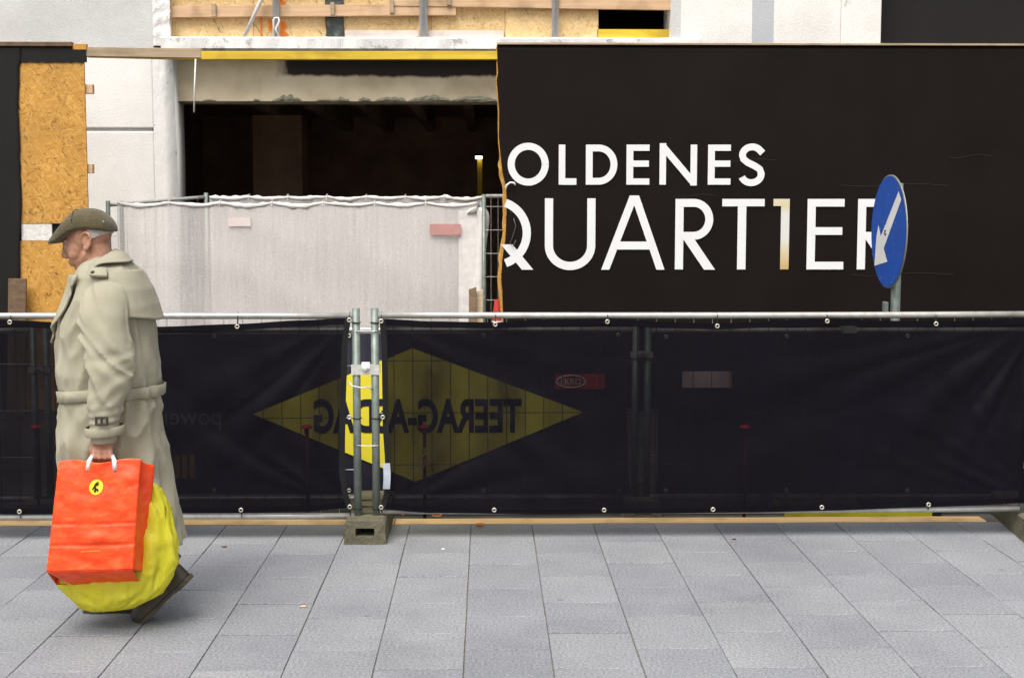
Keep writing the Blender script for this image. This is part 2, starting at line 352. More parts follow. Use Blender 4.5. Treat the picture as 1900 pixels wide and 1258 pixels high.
M['dark_room'] = mottled('bare_concrete_dim', (.50,.36,.28), .3, 1.5, .95)
M['hoard'] = mottled('black_print_sheet', (.0082,.0050,.0040), .25, 1.3, .6, .08, 300, .12)
M['white_print'] = mottled('white_print', (.74,.74,.745), .03, 4, .5, 0)
M['gold'] = make_gold()
M['dark_liner'] = mottled('black_liner', (.006,.0046,.0046), .2, 2, .7, .1, 200)
M['steel'] = mottled('galvanised_tube', (.19,.225,.205), .25, 22, .5, .15, 200, .5, .35)
M['rail'] = mottled('galvanised_rail', (.44,.43,.41), .2, 20, .42, .12, 200, .5, .45)
M['wire'] = mottled('galvanised_wire', (.30,.31,.31), .2, 20, .5, 0, 200, .5, .5)
M['darkwire'] = mottled('dull_wire', (.10,.10,.105), .2, 20, .5, 0, 200, .4, .3)
M['block'] = mottled('rough_concrete', (.135,.122,.082), .35, 9, .95, .6, 70, bd=.012)
M['front_fab'] = make_mesh_fabric('dark_mesh_fabric', (.0026,.0020,.0044), .950, .6, .10)
M['hem'] = mottled('black_hem', (.005,.0048,.0055), .2, 8, .6, .1, 300)
M['rear_fab'] = make_mesh_fabric('navy_banner_fabric', (.014,.0145,.030), .97, .5, .3)
M['yellow_print'] = mottled('yellow_print', (.82,.70,.045), .05, 3, .55, 0)
M['navy_print'] = mottled('navy_print', (.014,.014,.028), .1, 3, .55, 0)
M['grey_print'] = mottled('grey_print', (.20,.19,.22), .1, 3, .55, 0)
M['scratch'] = mottled('scratch_mark', (.045,.04,.038), .3, 30, .6, 0)
M['dim_gold'] = mottled('dull_gold_print', (.30,.17,.03), .1, 3, .55, 0)
M['net'] = make_net()
M['net_roll'] = mottled('white_net_fold', (.70,.665,.645), .12, 14, .85, .4, 90)
M['eyelet'] = mottled('brass_eyelet', (.62,.58,.50), .15, 40, .35, 0, 200, .5, .7)
M['tie'] = mottled('black_cable_tie', (.012,.012,.012), .1, 30, .5, 0)
M['clamp'] = mottled('zinc_clamp', (.70,.70,.68), .2, 40, .35, .1, 200, .5, .5)
M['tag'] = mottled('white_tag', (.38,.41,.48), .12, 40, .6, 0)
M['red_plate'] = mottled('red_plate', (.50,.045,.05), .15, 8, .5, 0)
M['pink_plate'] = mottled('faded_red_plate', (.52,.27,.25), .12, 8, .6, 0)
M['pale_plate'] = mottled('faded_pink_plate', (.60,.42,.42), .12, 8, .6, 0)
M['faint_plate'] = mottled('bleached_plate', (.70,.60,.58), .08, 8, .6, 0)
M['red_cap'] = mottled('red_plastic', (.62,.03,.05), .1, 20, .4, 0)
M['rust'] = mottled('rusty_bar', (.11,.018,.014), .3, 40, .8, .3)
M['ribbon'] = mottled('orange_ribbon', (.85,.24,.02), .1, 20, .6, 0)
M['spray'] = mottled('orange_spray', (.86,.22,.025), .15, 30, .8, 0)
M['blue'] = mottled('blue_sign_face', (.004,.070,.40), .14, 7, .5, 0, 90, .2)
M['sign_white'] = mottled('white_sign_face', (.76,.76,.75), .06, 9, .4, 0)
M['sign_rim'] = mottled('sign_rim', (.30,.32,.31), .2, 20, .4, 0, 100, .5, .5)
M['scuff'] = mottled('scuffed_sign', (.45,.50,.55), .2, 40, .6, 0)
M['black'] = mottled('black_paint', (.015,.014,.014), .1, 10, .6, 0)
M['membrane'] = mottled('dark_green_membrane', (.045,.055,.050), .3, 9, .35, .5, 30, .5, bd=.02)
M['prop'] = mottled('pale_galvanised_prop', (.52,.54,.56), .12, 20, .5, 0, 200, .4, .1)
M['pale_board'] = make_wood('whitewashed_timber', (.58,.50,.46), (.70,.63,.58), 3, .06)
M['white_cord'] = mottled('white_cord', (.74,.73,.71), .08, 40, .7, .1)
M['white_foam'] = mottled('white_wool_board', (.72,.69,.66), .18, 30, .95, .6, 70, bd=.01)
M['coat'] = make_cloth('trench_cotton', (.335,.314,.236), .07)
M['lining'] = make_cloth('brown_lining', (.10,.065,.035), .2)
M['trousers'] = make_cloth('dark_trousers', (.045,.042,.04), .2)
M['shoe'] = mottled('shoe_leather', (.040,.029,.020), .3, 20, .42, .2, 150, .5)
M['sole'] = mottled('shoe_sole', (.075,.060,.045), .3, 25, .8, .3)
M['hair'] = mottled('grey_hair', (.52,.49,.47), .2, 90, .8, .5, 400, mapscale=(.4, 1, 1.6))
M['tweed'] = make_tweed(); M['skin'] = make_skin(); M['paper'] = make_paper(); M['film'] = make_plastic()
M['eye'] = mottled('eye_white', (.6,.58,.55), .05, 30, .3, 0)
M['button'] = mottled('dark_button', (.05,.042,.03), .2, 30, .4, 0)
M['lamp'] = emit('lamp_glow', (1, .93, .8), 2.2)
M['cone'] = mottled('cone_red', (.48,.045,.03), .1, 10, .5, 0)

# ------------------------------------------------------------------ ground, road, pavement
ROAD = -.08
mb = MB(); mb.box(-150, 150, -120, 220, -.5, -.2); struct('ground', mb, M['ground'])
mb = MB(); mb.box(-40, 40, 7.5, 30, -.19, ROAD); road = struct('road', mb, M['asphalt'])
PEDGE = 7.485
mb = MB(); mb.box(-40, 40, -20, PEDGE-.002, -.19, -.008); pav = struct('pavement', mb, M['bed'])
CW, RD = .3435, .447; slab_cache = {}
def slab_mesh(sx, sy):
    sx = round(sx*1000)/1000; sy = round(sy*1000)/1000; key = (sx, sy)
    if key not in slab_cache:
        a, b, c = sx/2, sy/2, .002; h = .0018; m = MB()
        rings = [[(-a,-b,-.05),(a,-b,-.05),(a,b,-.05),(-a,b,-.05)], [(-a,-b,-h),(a,-b,-h),(a,b,-h),(-a,b,-h)], [(-a+c,-b+c,0),(a-c,-b+c,0),(a-c,b-c,0),(-a+c,b-c,0)]]
        m.loft(rings); me = mesh_of('paving_slab', m, (0,0,0), False); me.materials.append(M['slab']); slab_cache[key] = me
    return slab_cache[key]
for c in range(-11, 12):
    x0 = -.0904+c*CW; base = 6.366 if c % 2 else 6.598
    k = -5
    while True:
        y0 = base+k*RD; y1 = min(y0+RD, PEDGE); k += 1
        if y0 > PEDGE-.03: break
        if y0 < 3.9: continue
        o = bpy.data.objects.new('paving_slab', slab_mesh(CW-random.uniform(.003, .005), y1-y0-random.uniform(.006, .009))); C.objects.link(o); o.parent = pav
        org = ORG[pav]; o.location = (x0+CW/2-org[0]+random.uniform(-.0008, .0008), (y0+y1)/2-org[1], .0-org[2]+random.uniform(-.0016, .0016))
        o.rotation_euler = (random.uniform(-.002, .002), random.uniform(-.003, .003), random.uniform(-.0015, .0015))
# timber edging boards along the pavement
xa, xb, xc = -5.0, -.52, 2.84
for i, (a, b, lab) in enumerate(((xa, xb-.004, 'pale timber edging board on the pavement edge behind the walking person'), (xb, xc, 'pale timber edging board on the pavement edge below the long dark banner'))):
    mb = MB()
    rows = []
    for j in range(61):
        u = j/60; x = a+(b-a)*u; n0 = .004*noise.noise((u*9+i*5, 0, 0)); n1 = .004*noise.noise((u*7+i*5, 3, 0)); zt_ = .003+.004*noise.noise((u*6, 2, i*9))
        rows.append([(x, PEDGE+.004, ROAD-.01), (x, PEDGE+.004+abs(n0), zt_-.003), (x, PEDGE+.010+n0, zt_), (x, PEDGE+.125+n1, zt_), (x, PEDGE+.13+n1, zt_-.004), (x, PEDGE+.13, ROAD-.01)])
    mb.loft(rows); obj('edging_board', mb, M['edging'], label=lab, cat='timber board')
# small litter
def pebble(px, py, r, m, lab, cat, z=0):
    g = G(px, py, z); mb = MB(); mb.ell((g.x, g.y, z+r*.35), (r*1.5, r, r*.5), 10, 6)
    for i, v in enumerate(mb.v):
        n = noise.noise(Vector(v)*60)*.25*r; mb.v[i] = (v[0]+n, v[1]-n, v[2])
    obj('pebble' if cat == 'pebble' else 'fallen_leaf', mb, m, smooth=True, label=lab, cat=cat)
pebble(890, 974, .016, M['spray'], 'small rust orange stone lying on the timber edging', 'pebble', .008)
pebble(822, 1019, .007, M['white_wall'], 'tiny white stone on the slabs beside the concrete foot', 'pebble')
pebble(1362, 1001, .008, M['rust'], 'tiny dark stone on the slabs near the edging', 'pebble')
pebble(416, 1015, .010, M['brown_timber'], 'small dry brown leaf on the slabs behind the yellow bag', 'leaf')
pebble(563, 1126, .010, M['batten'], 'small dry tan leaf on a joint between slabs', 'leaf')

# orange sprayed survey mark on the road
def text_faces(s, bold=0):
    cu = bpy.data.curves.new('t', 'FONT'); cu.body = s; cu.resolution_u = 5; cu.offset = bold
    o = bpy.data.objects.new('t', cu); C.objects.link(o); dg = bpy.context.evaluated_depsgraph_get(); dg.update()
    me = bpy.data.meshes.new_from_object(o.evaluated_get(dg)); vs_ = [tuple(v.co) for v in me.vertices]; fs = [tuple(p.vertices) for p in me.polygons]
    bpy.data.objects.remove(o); bpy.data.meshes.remove(me)
    x0 = min(v[0] for v in vs_); x1 = max(v[0] for v in vs_); y0 = min(v[1] for v in vs_); y1 = max(v[1] for v in vs_)
    return [((v[0]-x0)/(x1-x0), (v[1]-y0)/(y1-y0)) for v in vs_], fs
def text_on(s, x0, x1, z0, z1, Y, mirror=False, bold=0):
    vs_, fs = text_faces(s, bold); mb = MB()
    mb.add([(x0+(x1-x0)*((1-u) if mirror else u), Y, z0+(z1-z0)*v) for u, v in vs_], fs); return mb
def text_floor(s, x0, x1, y0, y1, z):
    vs_, fs = text_faces(s); mb = MB()
    mb.add([(x0+(x1-x0)*u+.012*noise.noise((u*9, v*9, 1)), y0+(y1-y0)*v+.01*noise.noise((u*9, v*9, 5)), z) for u, v in vs_], fs); return mb
mk = text_floor('+ 15', PX(735, 966, 8.1), PX(822, 966, 8.1), 8.02, 8.22, ROAD+.004)
obj('spray_mark', mk, M['spray'], road)

# ------------------------------------------------------------------ building behind
YB = 14.3
bx0, bx1 = -14.0, 16.0
bld = thing('building', (0, YB+3, ROAD), 'white plastered building under conversion with a gutted dark ground floor', 'building')
Xcol = PX(285, 240, YB); Xop = PX(324, 240, YB); Zled0 = PZ(96, YB); Zled1 = PZ(71, YB)
zg = PZ(241, YB)
def bpart(name, m, *boxes, **k):
    mb = MB()
    for b in boxes: mb.box(*b)
    return obj(name, mb, m, bld, **k)
bpart('pier', M['white_wall'], (bx0, Xcol, YB, YB+.6, ROAD, zg-.022), bevel=.012)
bpart('pier', M['white_wall'], (bx0, Xcol, YB, YB+.6, zg+.012, Zled0-.03), bevel=.012)
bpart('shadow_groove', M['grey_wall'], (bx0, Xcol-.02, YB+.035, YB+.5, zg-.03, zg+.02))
# rounded, chipped edge of the pier
mb = MB()
def edge_pt(u, v):
    a = u*math.pi/2; r = Xop-Xcol; z = ROAD+(Zled0-.03-ROAD)*v
    n = max(0, noise.fractal(Vector((a*1.2, 3, z*5)), 1, 2, 4))*.022*max(.05, min(1, (z-2.7)*1.2)) + .002*noise.noise(Vector((a*6, 0, z*22)))
    k = max(0, (z-2.4)/1.2)
    x = Xcol-.001+(r+.001)*u-n*u*(.4+k)-.03*k*u; y = YB+.004+.34*max(0, u-.5)**2+n*.8
    return (x, y, z)
mb.grid(edge_pt, 22, 170); mb.box(Xcol-.1, Xop-.03, YB+.17, YB+.6, ROAD, Zled0-.03)
obj('chipped_pier_edge', mb, M['chipped'], bld, smooth=True)
# ledge (slab edge)
mb = MB(); Xl0 = PX(300, 80, YB); Xl1 = PX(1245, 80, YB)
def led(u, v):
    x = Xl0+(Xl1+.3-Xl0)*u; n = .018*noise.fractal(Vector((x*5, v*3, 2)), 1, 2, 4)
    prof = [(-.04+.02, Zled0), (-.05, Zled0+.02), (-.05, Zled1-.015), (-.03, Zled1), (.25, Zled1+.002)]
    p = prof[int(round(v*4))]
    return (x, YB+p[0]+n*.8, p[1]+n*.35*(1 if v > .5 else .3))
mb.grid(led, 260, 4); mb.box(Xl0, Xl1+.3, YB+.01, YB+.6, Zled0+.001, Zled1-.02)
obj('slab_edge', mb, M['ledge'], bld)
bpart('wall', M['grey_wall'], (bx0, PX(284, 40, YB), YB-.004, YB+.6, Zled0-.028, 7.5))
mb = MB(); xs0 = PX(284, 40, YB)+.001; xs1 = PX(315, 40, YB)
mb.grid(lambda u, v: (xs0+(xs1-xs0)*u+.012*noise.fractal(Vector((u*2, v*40, 1)), 1, 2, 3)*u, YB-.02+.03*u+.012*noise.fractal(Vector((u*3, v*50, 7)), 1, 2, 3), Zled1-.09+(7.5-Zled1+.09)*v), 6, 200)
mb.box(xs0, xs1-.02, YB+.04, YB+.6, Zled1-.02, 7.5)
obj('wall_corner_strip', mb, M['chipped'], bld)
# upper pier right with grey stripe, opening beyond
Xr0 = PX(1245, 40, YB); Xr1 = PX(1635, 40, YB); Xs0 = PX(1395, 40, YB); Xs1 = PX(1435, 40, YB); Xq = PX(1560, 40, YB)
bpart('pier', M['white_wall'], (Xr0, Xq, YB-.01, YB+.6, ROAD, 7.5), bevel=.01)
bpart('pier', M['chipped'], (Xq+.001, Xr1, YB-.006, YB+.6, ROAD, 7.5), bevel=.01)
bpart('painted_stripe', M['grey_stripe'], (Xs0, Xs1, YB-.014, YB-.0101, 3.2, 7.5))
bpart('reveal_strip', M['grey_wall'], (Xr0-.001, Xr0+.10, YB-.013, YB-.0105, Zled1, 7.5))
bpart('wall', M['white_wall'], (Xr1+.001, bx1, YB, YB+.6, ROAD, 3.3))
bpart('wall', M['white_wall'], (PX(315, 40, YB), bx1, YB+.01, YB+.6, 5.9, 7.5))
mb = MB(); mb.grid(lambda u, v: (Xr1-.05+(bx1-Xr1)*u, YB+.35+.03*noise.noise((u*14, v*2, 0)), 3.3+2.62*v), 60, 6); obj('opening_shade_sheet', mb, M['dark_liner'], bld, smooth=True)  # added black sheet, its colour stands in for the dark of the open void
# lintel with broken lower edge
YL = 14.62; lz0 = PZ(189, YL); lz1 = PZ(96, YL)+.3; lx0 = Xop-.3
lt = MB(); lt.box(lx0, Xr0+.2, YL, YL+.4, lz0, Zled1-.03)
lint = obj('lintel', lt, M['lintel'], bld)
# shift the lintel's own texture space so that the black band sits along its top
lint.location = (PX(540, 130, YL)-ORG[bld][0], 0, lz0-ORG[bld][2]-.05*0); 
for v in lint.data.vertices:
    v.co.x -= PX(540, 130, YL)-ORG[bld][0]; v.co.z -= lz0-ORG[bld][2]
for (pa, pb, h) in ((505, 560, 18), (585, 625, 9), (620, 650, 12), (665, 688, 13), (695, 755, 18), (757, 840, 22), (835, 925, 22), (375, 402, 7), (470, 482, 8)):
    mb = MB(); X0 = PX(pa, 185, YL); X1 = PX(pb, 185, YL); H = h*YL/F*.72
    def chip(u, v):
        e = math.sin(math.pi*u)**.6; hh = H*e*(.55+.5*abs(noise.noise((u*4+pa, 1, 2)))*1.6)
        return (X0+(X1-X0)*u+.02*noise.noise((u*7, v*5, pa)), YL-.006-.018*math.sin(math.pi*min(v, .98))*e+.012*noise.noise((u*12, v*6, pa*.1)), lz0-.004+hh*v)
    mb.grid(chip, 18, 5); obj('broken_mortar', mb, M['rubble'], lint if False else bld, solid=.008)
# rooms behind
bpart('room_shell', M['dark_room'], (bx0, bx1, 24, 24.2, ROAD, 7.5), (-5.2, -5, YB+.6, 24, ROAD, 3.45), (8, 8.2, YB+.6, 24, ROAD, 3.45), (-5.2, -5, YB+.6, 24, 3.7, 7.2), (bx1-.2, bx1, YB+.6, 24, 3.7, 7.2))
bpart('ceiling', M['dark_room'], (bx0, bx1, YB+.6, 24, 3.48, Zled1-.03))
bpart('roof_slab', M['dark_room'], (bx0, bx1, YB+.6, 24, 7.2, 7.5))
for k in range(8):
    x = -3.2+k*.72; bpart('ceiling_beam', M['dark_room'], (x, x+.14, YL+.6, 23.9, 3.22, 3.479))
pcx = PX(515, 300, 20); bpart('interior_pillar', M['dark_room'], (pcx-.36, pcx+.36, 20, 20.6, ROAD, 3.21))
bpart('interior_pillar', M['dark_room'], (pcx+3.4, pcx+3.9, 21, 21.6, ROAD, 3.21))
# work lamp deep inside
lp = P(888, 292, 19); lt_ = thing('work_lamp', (lp.x, 19.05, ROAD), 'small lit work lamp on a yellow post inside the dark ground floor', 'lamp')
mb = MB(); mb.box(lp.x-.018, lp.x+.05, 19.0, 19.06, ROAD, lp.z-.03); obj('post', mb, M['yellow_timber'], lt_)
mb = MB(); mb.box(lp.x-.055, lp.x+.06, 18.9, 19.1, lp.z+.012, lp.z+.05); obj('housing', mb, M['black'], lt_)
mb = MB(); mb.box(lp.x-.045, lp.x+.05, 18.92, 19.08, lp.z-.022, lp.z+.011); obj('bulb', mb, M['lamp'], lt_)

# boarded first-floor opening
bo = thing('boarded_opening', (PX(700, 70, YB+.15), YB+.15, Zled1), 'first floor opening boarded with fresh chipboard sheets and timber battens', 'boarding')
YO = YB+.16
def opart(name, m, px0, px1, py0, py1, dy=0, th=.022, zt=None, **k):
    z0 = PZ(py1, YO); z1 = zt if zt is not None else PZ(py0, YO); mb = MB(); mb.box(PX(px0, 35, YO), PX(px1, 35, YO), YO+dy, YO+dy+th, z0, z1); return obj(name, mb, m, bo, bevel=.002, **k)
opart('board', M['osb_new'], 300, 470, 0, 74, 0, .022, 5.9); opart('board', M['osb_new'], 470.5, 606, 0, 74, .004, .022, 5.9)
opart('board', M['osb_new'], 636, 800, 0, 74, 0, .022, 5.9); opart('board', M['osb_new'], 800.6, 937, 0, 74, .003, .022, 5.9)
opart('board', M['osb_new'], 937.5, 1110, 14, 74, -.02, .018, None); opart('board', M['osb_new'], 1110.5, 1246, -60, -4, 0, .022, 5.9)
opart('board', M['osb_new'], 937.5, 1110, -60, -8, -.0, .022, 5.9)
opart('bottom_board', M['pale_board'], 640, 935, 58, 74, -.03, .025)
opart('sill_beam', M['yellow_timber'], 1108, 1246, 55, 74, -.02, .08)
mb = MB(); x0 = PX(604, 35, YO); x1 = PX(638, 35, YO)
mb.grid(lambda u, v: (x0+(x1-x0)*u+.02*noise.noise((0, v*14, 3+u)), YO-.012-.03*max(0, noise.noise((u*2.5, v*16, 4)))-.006, Zled1+.005+(2.2)*v), 10, 90)
obj('membrane', mb, M['membrane'], bo, smooth=True, solid=.003)
def obat(pa, pb, th=.05, h=20, dy=-.06, m='batten', name='batten'):
    a = P(pa[0], pa[1], YO+dy); b = P(pb[0], pb[1], YO+dy); mb = MB(); mb.beam(a, b, th, h*YO/F); return obj(name, mb, M[m], bo, bevel=.003)
obat((300, 23), (846, 19), h=20); obat((726, 1), (1246, 9), h=21, dy=-.075, th=.04); obat((300, -40), (1246, -38), h=20)
obat((785, 24), (785, 74), th=.03, h=18, dy=-.025, m='batten', name='stud')
for (px, py) in ((397, 21), (617, 18), (727, 14), (833, 0)):
    a = P(px, py, YO-.1); mb = MB(); mb.box(a.x-.022, a.x+.022, YO-.12, YO-.06, a.z-.06, a.z+.07); obj('clip', mb, M['grey_timber'], bo, bevel=.003)
for poly in ([(483,34),(486,34),(486,70),(483,70)], [(497,36),(508,46),(503,62),(499,58)], [(520,40),(528,44),(533,52),(526,58),(536,66),(520,70)], [(518,-2),(530,6),(526,14),(519,10)]):
    mb = MB(); n = [(PX(x, y, YO-.004), PZ(y, YO-.004)) for x, y in poly]; mb.prism(n, YO-.005, YO-.0025); obj('spray_mark', mb, M['spray'], bo)
# steel props on the ledge
def prop(px, r, lab, hook):
    a = P(px, 72, YB+.04); t = thing('steel_prop', (a.x, a.y, Zled1), lab, 'prop', None)
    mb = MB(); mb.tube([(a.x, a.y, Zled1), (a.x, a.y, 5.9)], r, 12); obj('tube', mb, M['prop'], t, smooth=True)
    mb = MB(); mb.box(a.x-r*1.7, a.x+r*1.7, a.y-.05, a.y+.05, Zled1-.01, Zled1+.012); obj('foot_plate', mb, M['rail'], t)
    if hook:
        b = P(513, 34, YB-.02); c = P(513, 71, YB-.02); w_ = .03
        mb = MB(); mb.tube([(b.x-w_, b.y, c.z), (b.x-w_, b.y, b.z-.02), (b.x-.012, b.y, b.z), (b.x+.018, b.y, b.z), (b.x+w_, b.y, b.z-.03), (b.x-.01, b.y-.01, c.z+.09), (b.x+.03, b.y, c.z)], .011, 8)
        obj('cord_loop', mb, M['white_cord'], t, smooth=True)
prop(513, .036, 'grey steel prop with a white cord loop beside orange spray marks', True)
prop(786, .042, 'thick grey steel prop on the ledge in front of a timber stud', False)
prop(1030, .036, 'grey steel prop in front of the smooth new board beside the dark gap', False)
a = P(453, 70, YB-.02); b = P(490, -12, YB-.02); c = b+(b-a)*1.4
mb = MB(); mb.tube([a, b, c], .02, 10); obj('white_strap', mb, M['white_cord'], smooth=True, label='white strap slanting up in front of the boarded opening', cat='strap')

# ------------------------------------------------------------------ right hoarding with lettering
YH = 12.5
HX0 = PX(930, 330, YH); HX1 = 9.0; HZ1 = PZ(83, YH)
ho = thing('hoarding', (HX0+3, YH, ROAD), 'tall black printed hoarding with large white lettering and torn chipboard edge', 'hoarding')
prof = [(922,86),(924,140),(921,150),(923,165),(926,200),(926,260),(930,300),(934,330),(939,345),(940,395),(938,440),(932,480),(930,520),(933,560),(934,600),(934,760)]
def profx(py):
    for (xa_, ya_), (xb_, yb_) in zip(prof, prof[1:]):
        if ya_ <= py <= yb_: return xa_+(xb_-xa_)*(py-ya_)/(yb_-ya_)
    return prof[0][0] if py < prof[0][1] else prof[-1][0]
zbot = ROAD+.02
# chipboard behind, ragged at the torn edge
pts = []
for k in range(90):
    py = 88+(1010-88)*k/89; jag = 3.2*noise.noise((py*.09, 1, 0))+2.0*noise.noise((py*.31, 4, 0)); wide = 7 if py > 300 else 2.2
    pts.append((PX(profx(py)-wide-jag*(.9 if py > 280 else .35), min(py, 600), YH+.02), PZ(py, YH+.02)))
mb = MB(); mb.prism(pts+[(pts[-1][0]+1.0, pts[-1][1]), (pts[0][0]+1.0, pts[0][1])], YH+.012, YH+.034); obj('board', mb, M['osb'], ho)
x = pts[0][0]+1.0
while x < HX1-.1:
    x2 = min(x+1.25, HX1); mb = MB(); mb.box(x+.002, x2, YH+.012, YH+.034, zbot, HZ1-.004); obj('board', mb, M['osb'], ho); x = x2
for z in (.5, 1.75, 3.1): mb = MB(); mb.box(HX0+.35, HX1, YH+.036, YH+.12, z, z+.09); obj('rail', mb, M['grey_timber'], ho)
for k in range(4): mb = MB(); x = HX0+1.2+k*2.3; mb.box(x, x+.1, YH+.122, YH+.22, ROAD, 3.2); obj('post', mb, M['grey_timber'], ho)
mb = MB()
def sheet_pt(u, v):
    py = 84.5+(1010-84.5)*(1-v)**1.0; x0 = PX(profx(py)+ (1.2*noise.noise((py*.2, 8, 0))), min(max(py, 84), 600), YH); z = PZ(py, YH)
    uu = u**1.6; x = x0+(HX1-x0)*uu; e = math.exp(-(x-x0)*5.5)
    yy = YH-.004-.005*noise.noise((x*1.1, z*.7, 3)) - .006*e*(.5+.5*noise.noise((0, z*3.2, 9))) - .0016*noise.noise((x*3+z, z*2, 1))
    return (x, yy, z)
mb.grid(sheet_pt, 120, 90); obj('printed_sheet', mb, M['hoard'], ho, smooth=True, solid=.0012)
mb = MB(); mb.box(PX(922, 84, YH), HX1, YH-.03, YH+.06, HZ1-.004, HZ1+.014); obj('top_cap', mb, M['grey_timber'], ho, bevel=.002)
# ---- letters: strokes given on the photograph, laid onto the sheet
S_ = 1000/1900
def hw(cx, cy, ym):  # crop coords -> plane
    return (PX(900+cx*S_, ym*S_, YH), PZ(cy*S_, YH, 900+cx*S_))
def stroke_strip(mb, pts, wd, Y, ym, flat=None):
    P2 = [Vector((p[0], p[1])) for p in pts]; L = []; Rr = []
    for i, p in enumerate(P2):
        if i == 0: t = P2[1]-p
        elif i == len(P2)-1: t = p-P2[i-1]
        else: t = (P2[i+1]-p).normalized()+(p-P2[i-1]).normalized()
        t.normalize(); nn = Vector((-t.y, t.x)); hw_ = wd/2
        if flat and i in (0, len(P2)-1):   # cut the end horizontally
            k = flat; s = Vector((1, 0))*(hw_/max(abs(t.y), .2)); L.append(p-s if t.y > 0 else p+s); Rr.append(p+s if t.y > 0 else p-s); continue
        L.append(p+nn*hw_); Rr.append(p-nn*hw_)
    vs_ = [(*[hw(q.x, q.y, ym)[0]], Y, hw(q.x, q.y, ym)[1]) for q in L+Rr]; n = len(P2)
    mb.add(vs_, [(i, i+1, n+i+1, n+i) for i in range(n-1)])
def arc(cx, cy, rx, ry, a0, a1, n=28): return [(cx+rx*math.cos(R(a0+(a1-a0)*k/n)), cy+ry*math.sin(R(a0+(a1-a0)*k/n))) for k in range(n+1)]
YT = YH-.0135
def letter(strokes, ym, m='white_print'):
    mb = MB()
    for i, s in enumerate(strokes):
        pts_, wd = s[0], s[1]; stroke_strip(mb, pts_, wd, YT-.0006*i, ym, s[2] if len(s) > 2 else None)
    return obj('letter', mb, M[m], ho)
ym = 580; T, B_ = 511, 652; w1 = 25
letter([(arc(152, 580, 60, 63, 0, 360, 48), w1)], ym)
letter([([(271, T), (271, B_)], 23), ([(271, 641), (322, 641)], 23)], ym)
letter([([(367, T), (367, B_)], 24), ([(367, 523), (400, 523)]+arc(400, 581.5, 54, 58.5, -88, 88)+[(400, 640), (367, 640)], 24)], ym)
def El(x0, x1, xm, T, B, wv, wh, mid):
    return [([(x0+wv/2, T), (x0+wv/2, B)], wv), ([(x0+wv/2, T+wh/2), (x1, T+wh/2)], wh), ([(x0+wv/2, mid), (xm, mid)], wh), ([(x0+wv/2, B-wh/2), (x1, B-wh/2)], wh)]
letter(El(498, 579, 577, T, B_, 24, 22, 578), ym)
letter([([(626, 506), (626, B_)], 23), ([(735, T), (735, 655)], 23), ([(628, 520), (733, 643)], 24)], ym)
letter(El(785, 865, 864, T, B_, 24, 22, 578), ym)
letter([([(977, 541)]+arc(940, 549, 34, 30, -25, -180, 16)[1:]+[(910, 562), (925, 574), (950, 586), (968, 598)]+arc(938, 615, 35, 30, -15, 160, 18)[1:], 24)], ym)
ym = 822; T, B_ = 702, 950
letter([(arc(36, 822, 111, 112, -71, 71, 26), 29), ([(76, 862), (150, 951)], 31, 1)], ym)
letter([([(225, 700), (225, 866)]+arc(299.5, 866, 74.5, 72, 180, 0, 24)[1:-1]+[(374, 866), (374, 700)], 29)], ym)
letter([([(523, 690), (424, 951)], 27, 1), ([(527, 690), (619, 951)], 27, 1), ([(462, 866), (588, 866)], 28)], ym)
def Rl(x0, dx): return [([(x0+14, T), (x0+14, B_)], 29), ([(x0+14, 716), (x0+64, 716)]+arc(x0+64, 774, 55, 58, -88, 88)+[(x0+64, 832), (x0+14, 832)], 28), ([(x0+44, 838), (x0+122, 951)], 32, 1)]
letter(Rl(670, 0), ym)
letter([([(904, T), (904, B_)], 30), ([(834, 715), (983, 715)], 26)], ym)
lg = letter([([(1056, T), (1056, B_)], 30), ([(1014, 714.5), (1058, 714.5)], 25)], ym, 'gold')
letter(El(1134, 1264, 1258, T, B_, 29, 27, 815), ym)
letter(Rl(1312, 0), ym)
# loose cord and scratches on the sheet
mb = MB(); mb.tube([P(x, y, YH-.05) for x, y in ((938, 352), (940, 344), (947, 339), (954, 340), (956, 344))], .009, 8); obj('loose_cord', mb, M['white_cord'], ho, smooth=True)
mb = MB(); mb.tube([P(x, y, YH-.036) for x, y in ((953, 405), (957, 420), (951, 440), (946, 452), (952, 458), (957, 446))], .004, 6); obj('loose_wire', mb, M['darkwire'], ho, smooth=True)
for (xa_, ya_, xb_, yb_) in ((1580, 510, 1770, 508), (1330, 300, 1440, 296), (1250, 365, 1330, 362), (1560, 344, 1760, 343), (1760, 292, 1840, 288)):
    mb = MB(); k = 24
    q = [P(xa_+(xb_-xa_)*i/k, ya_+(yb_-ya_)*i/k+2.2*math.sin(i*.3)-1*noise.noise((i*.4, xa_, 0)), YH-.0125) for i in range(k+1)]
    for i in range(k):
        mb.add([q[i], q[i+1], q[i+1]+Vector((0, 0, .0022)), q[i]+Vector((0, 0, .0022))], [(0, 1, 2, 3)])
    if mb.f: obj('scratch', mb, M['scratch'], ho)

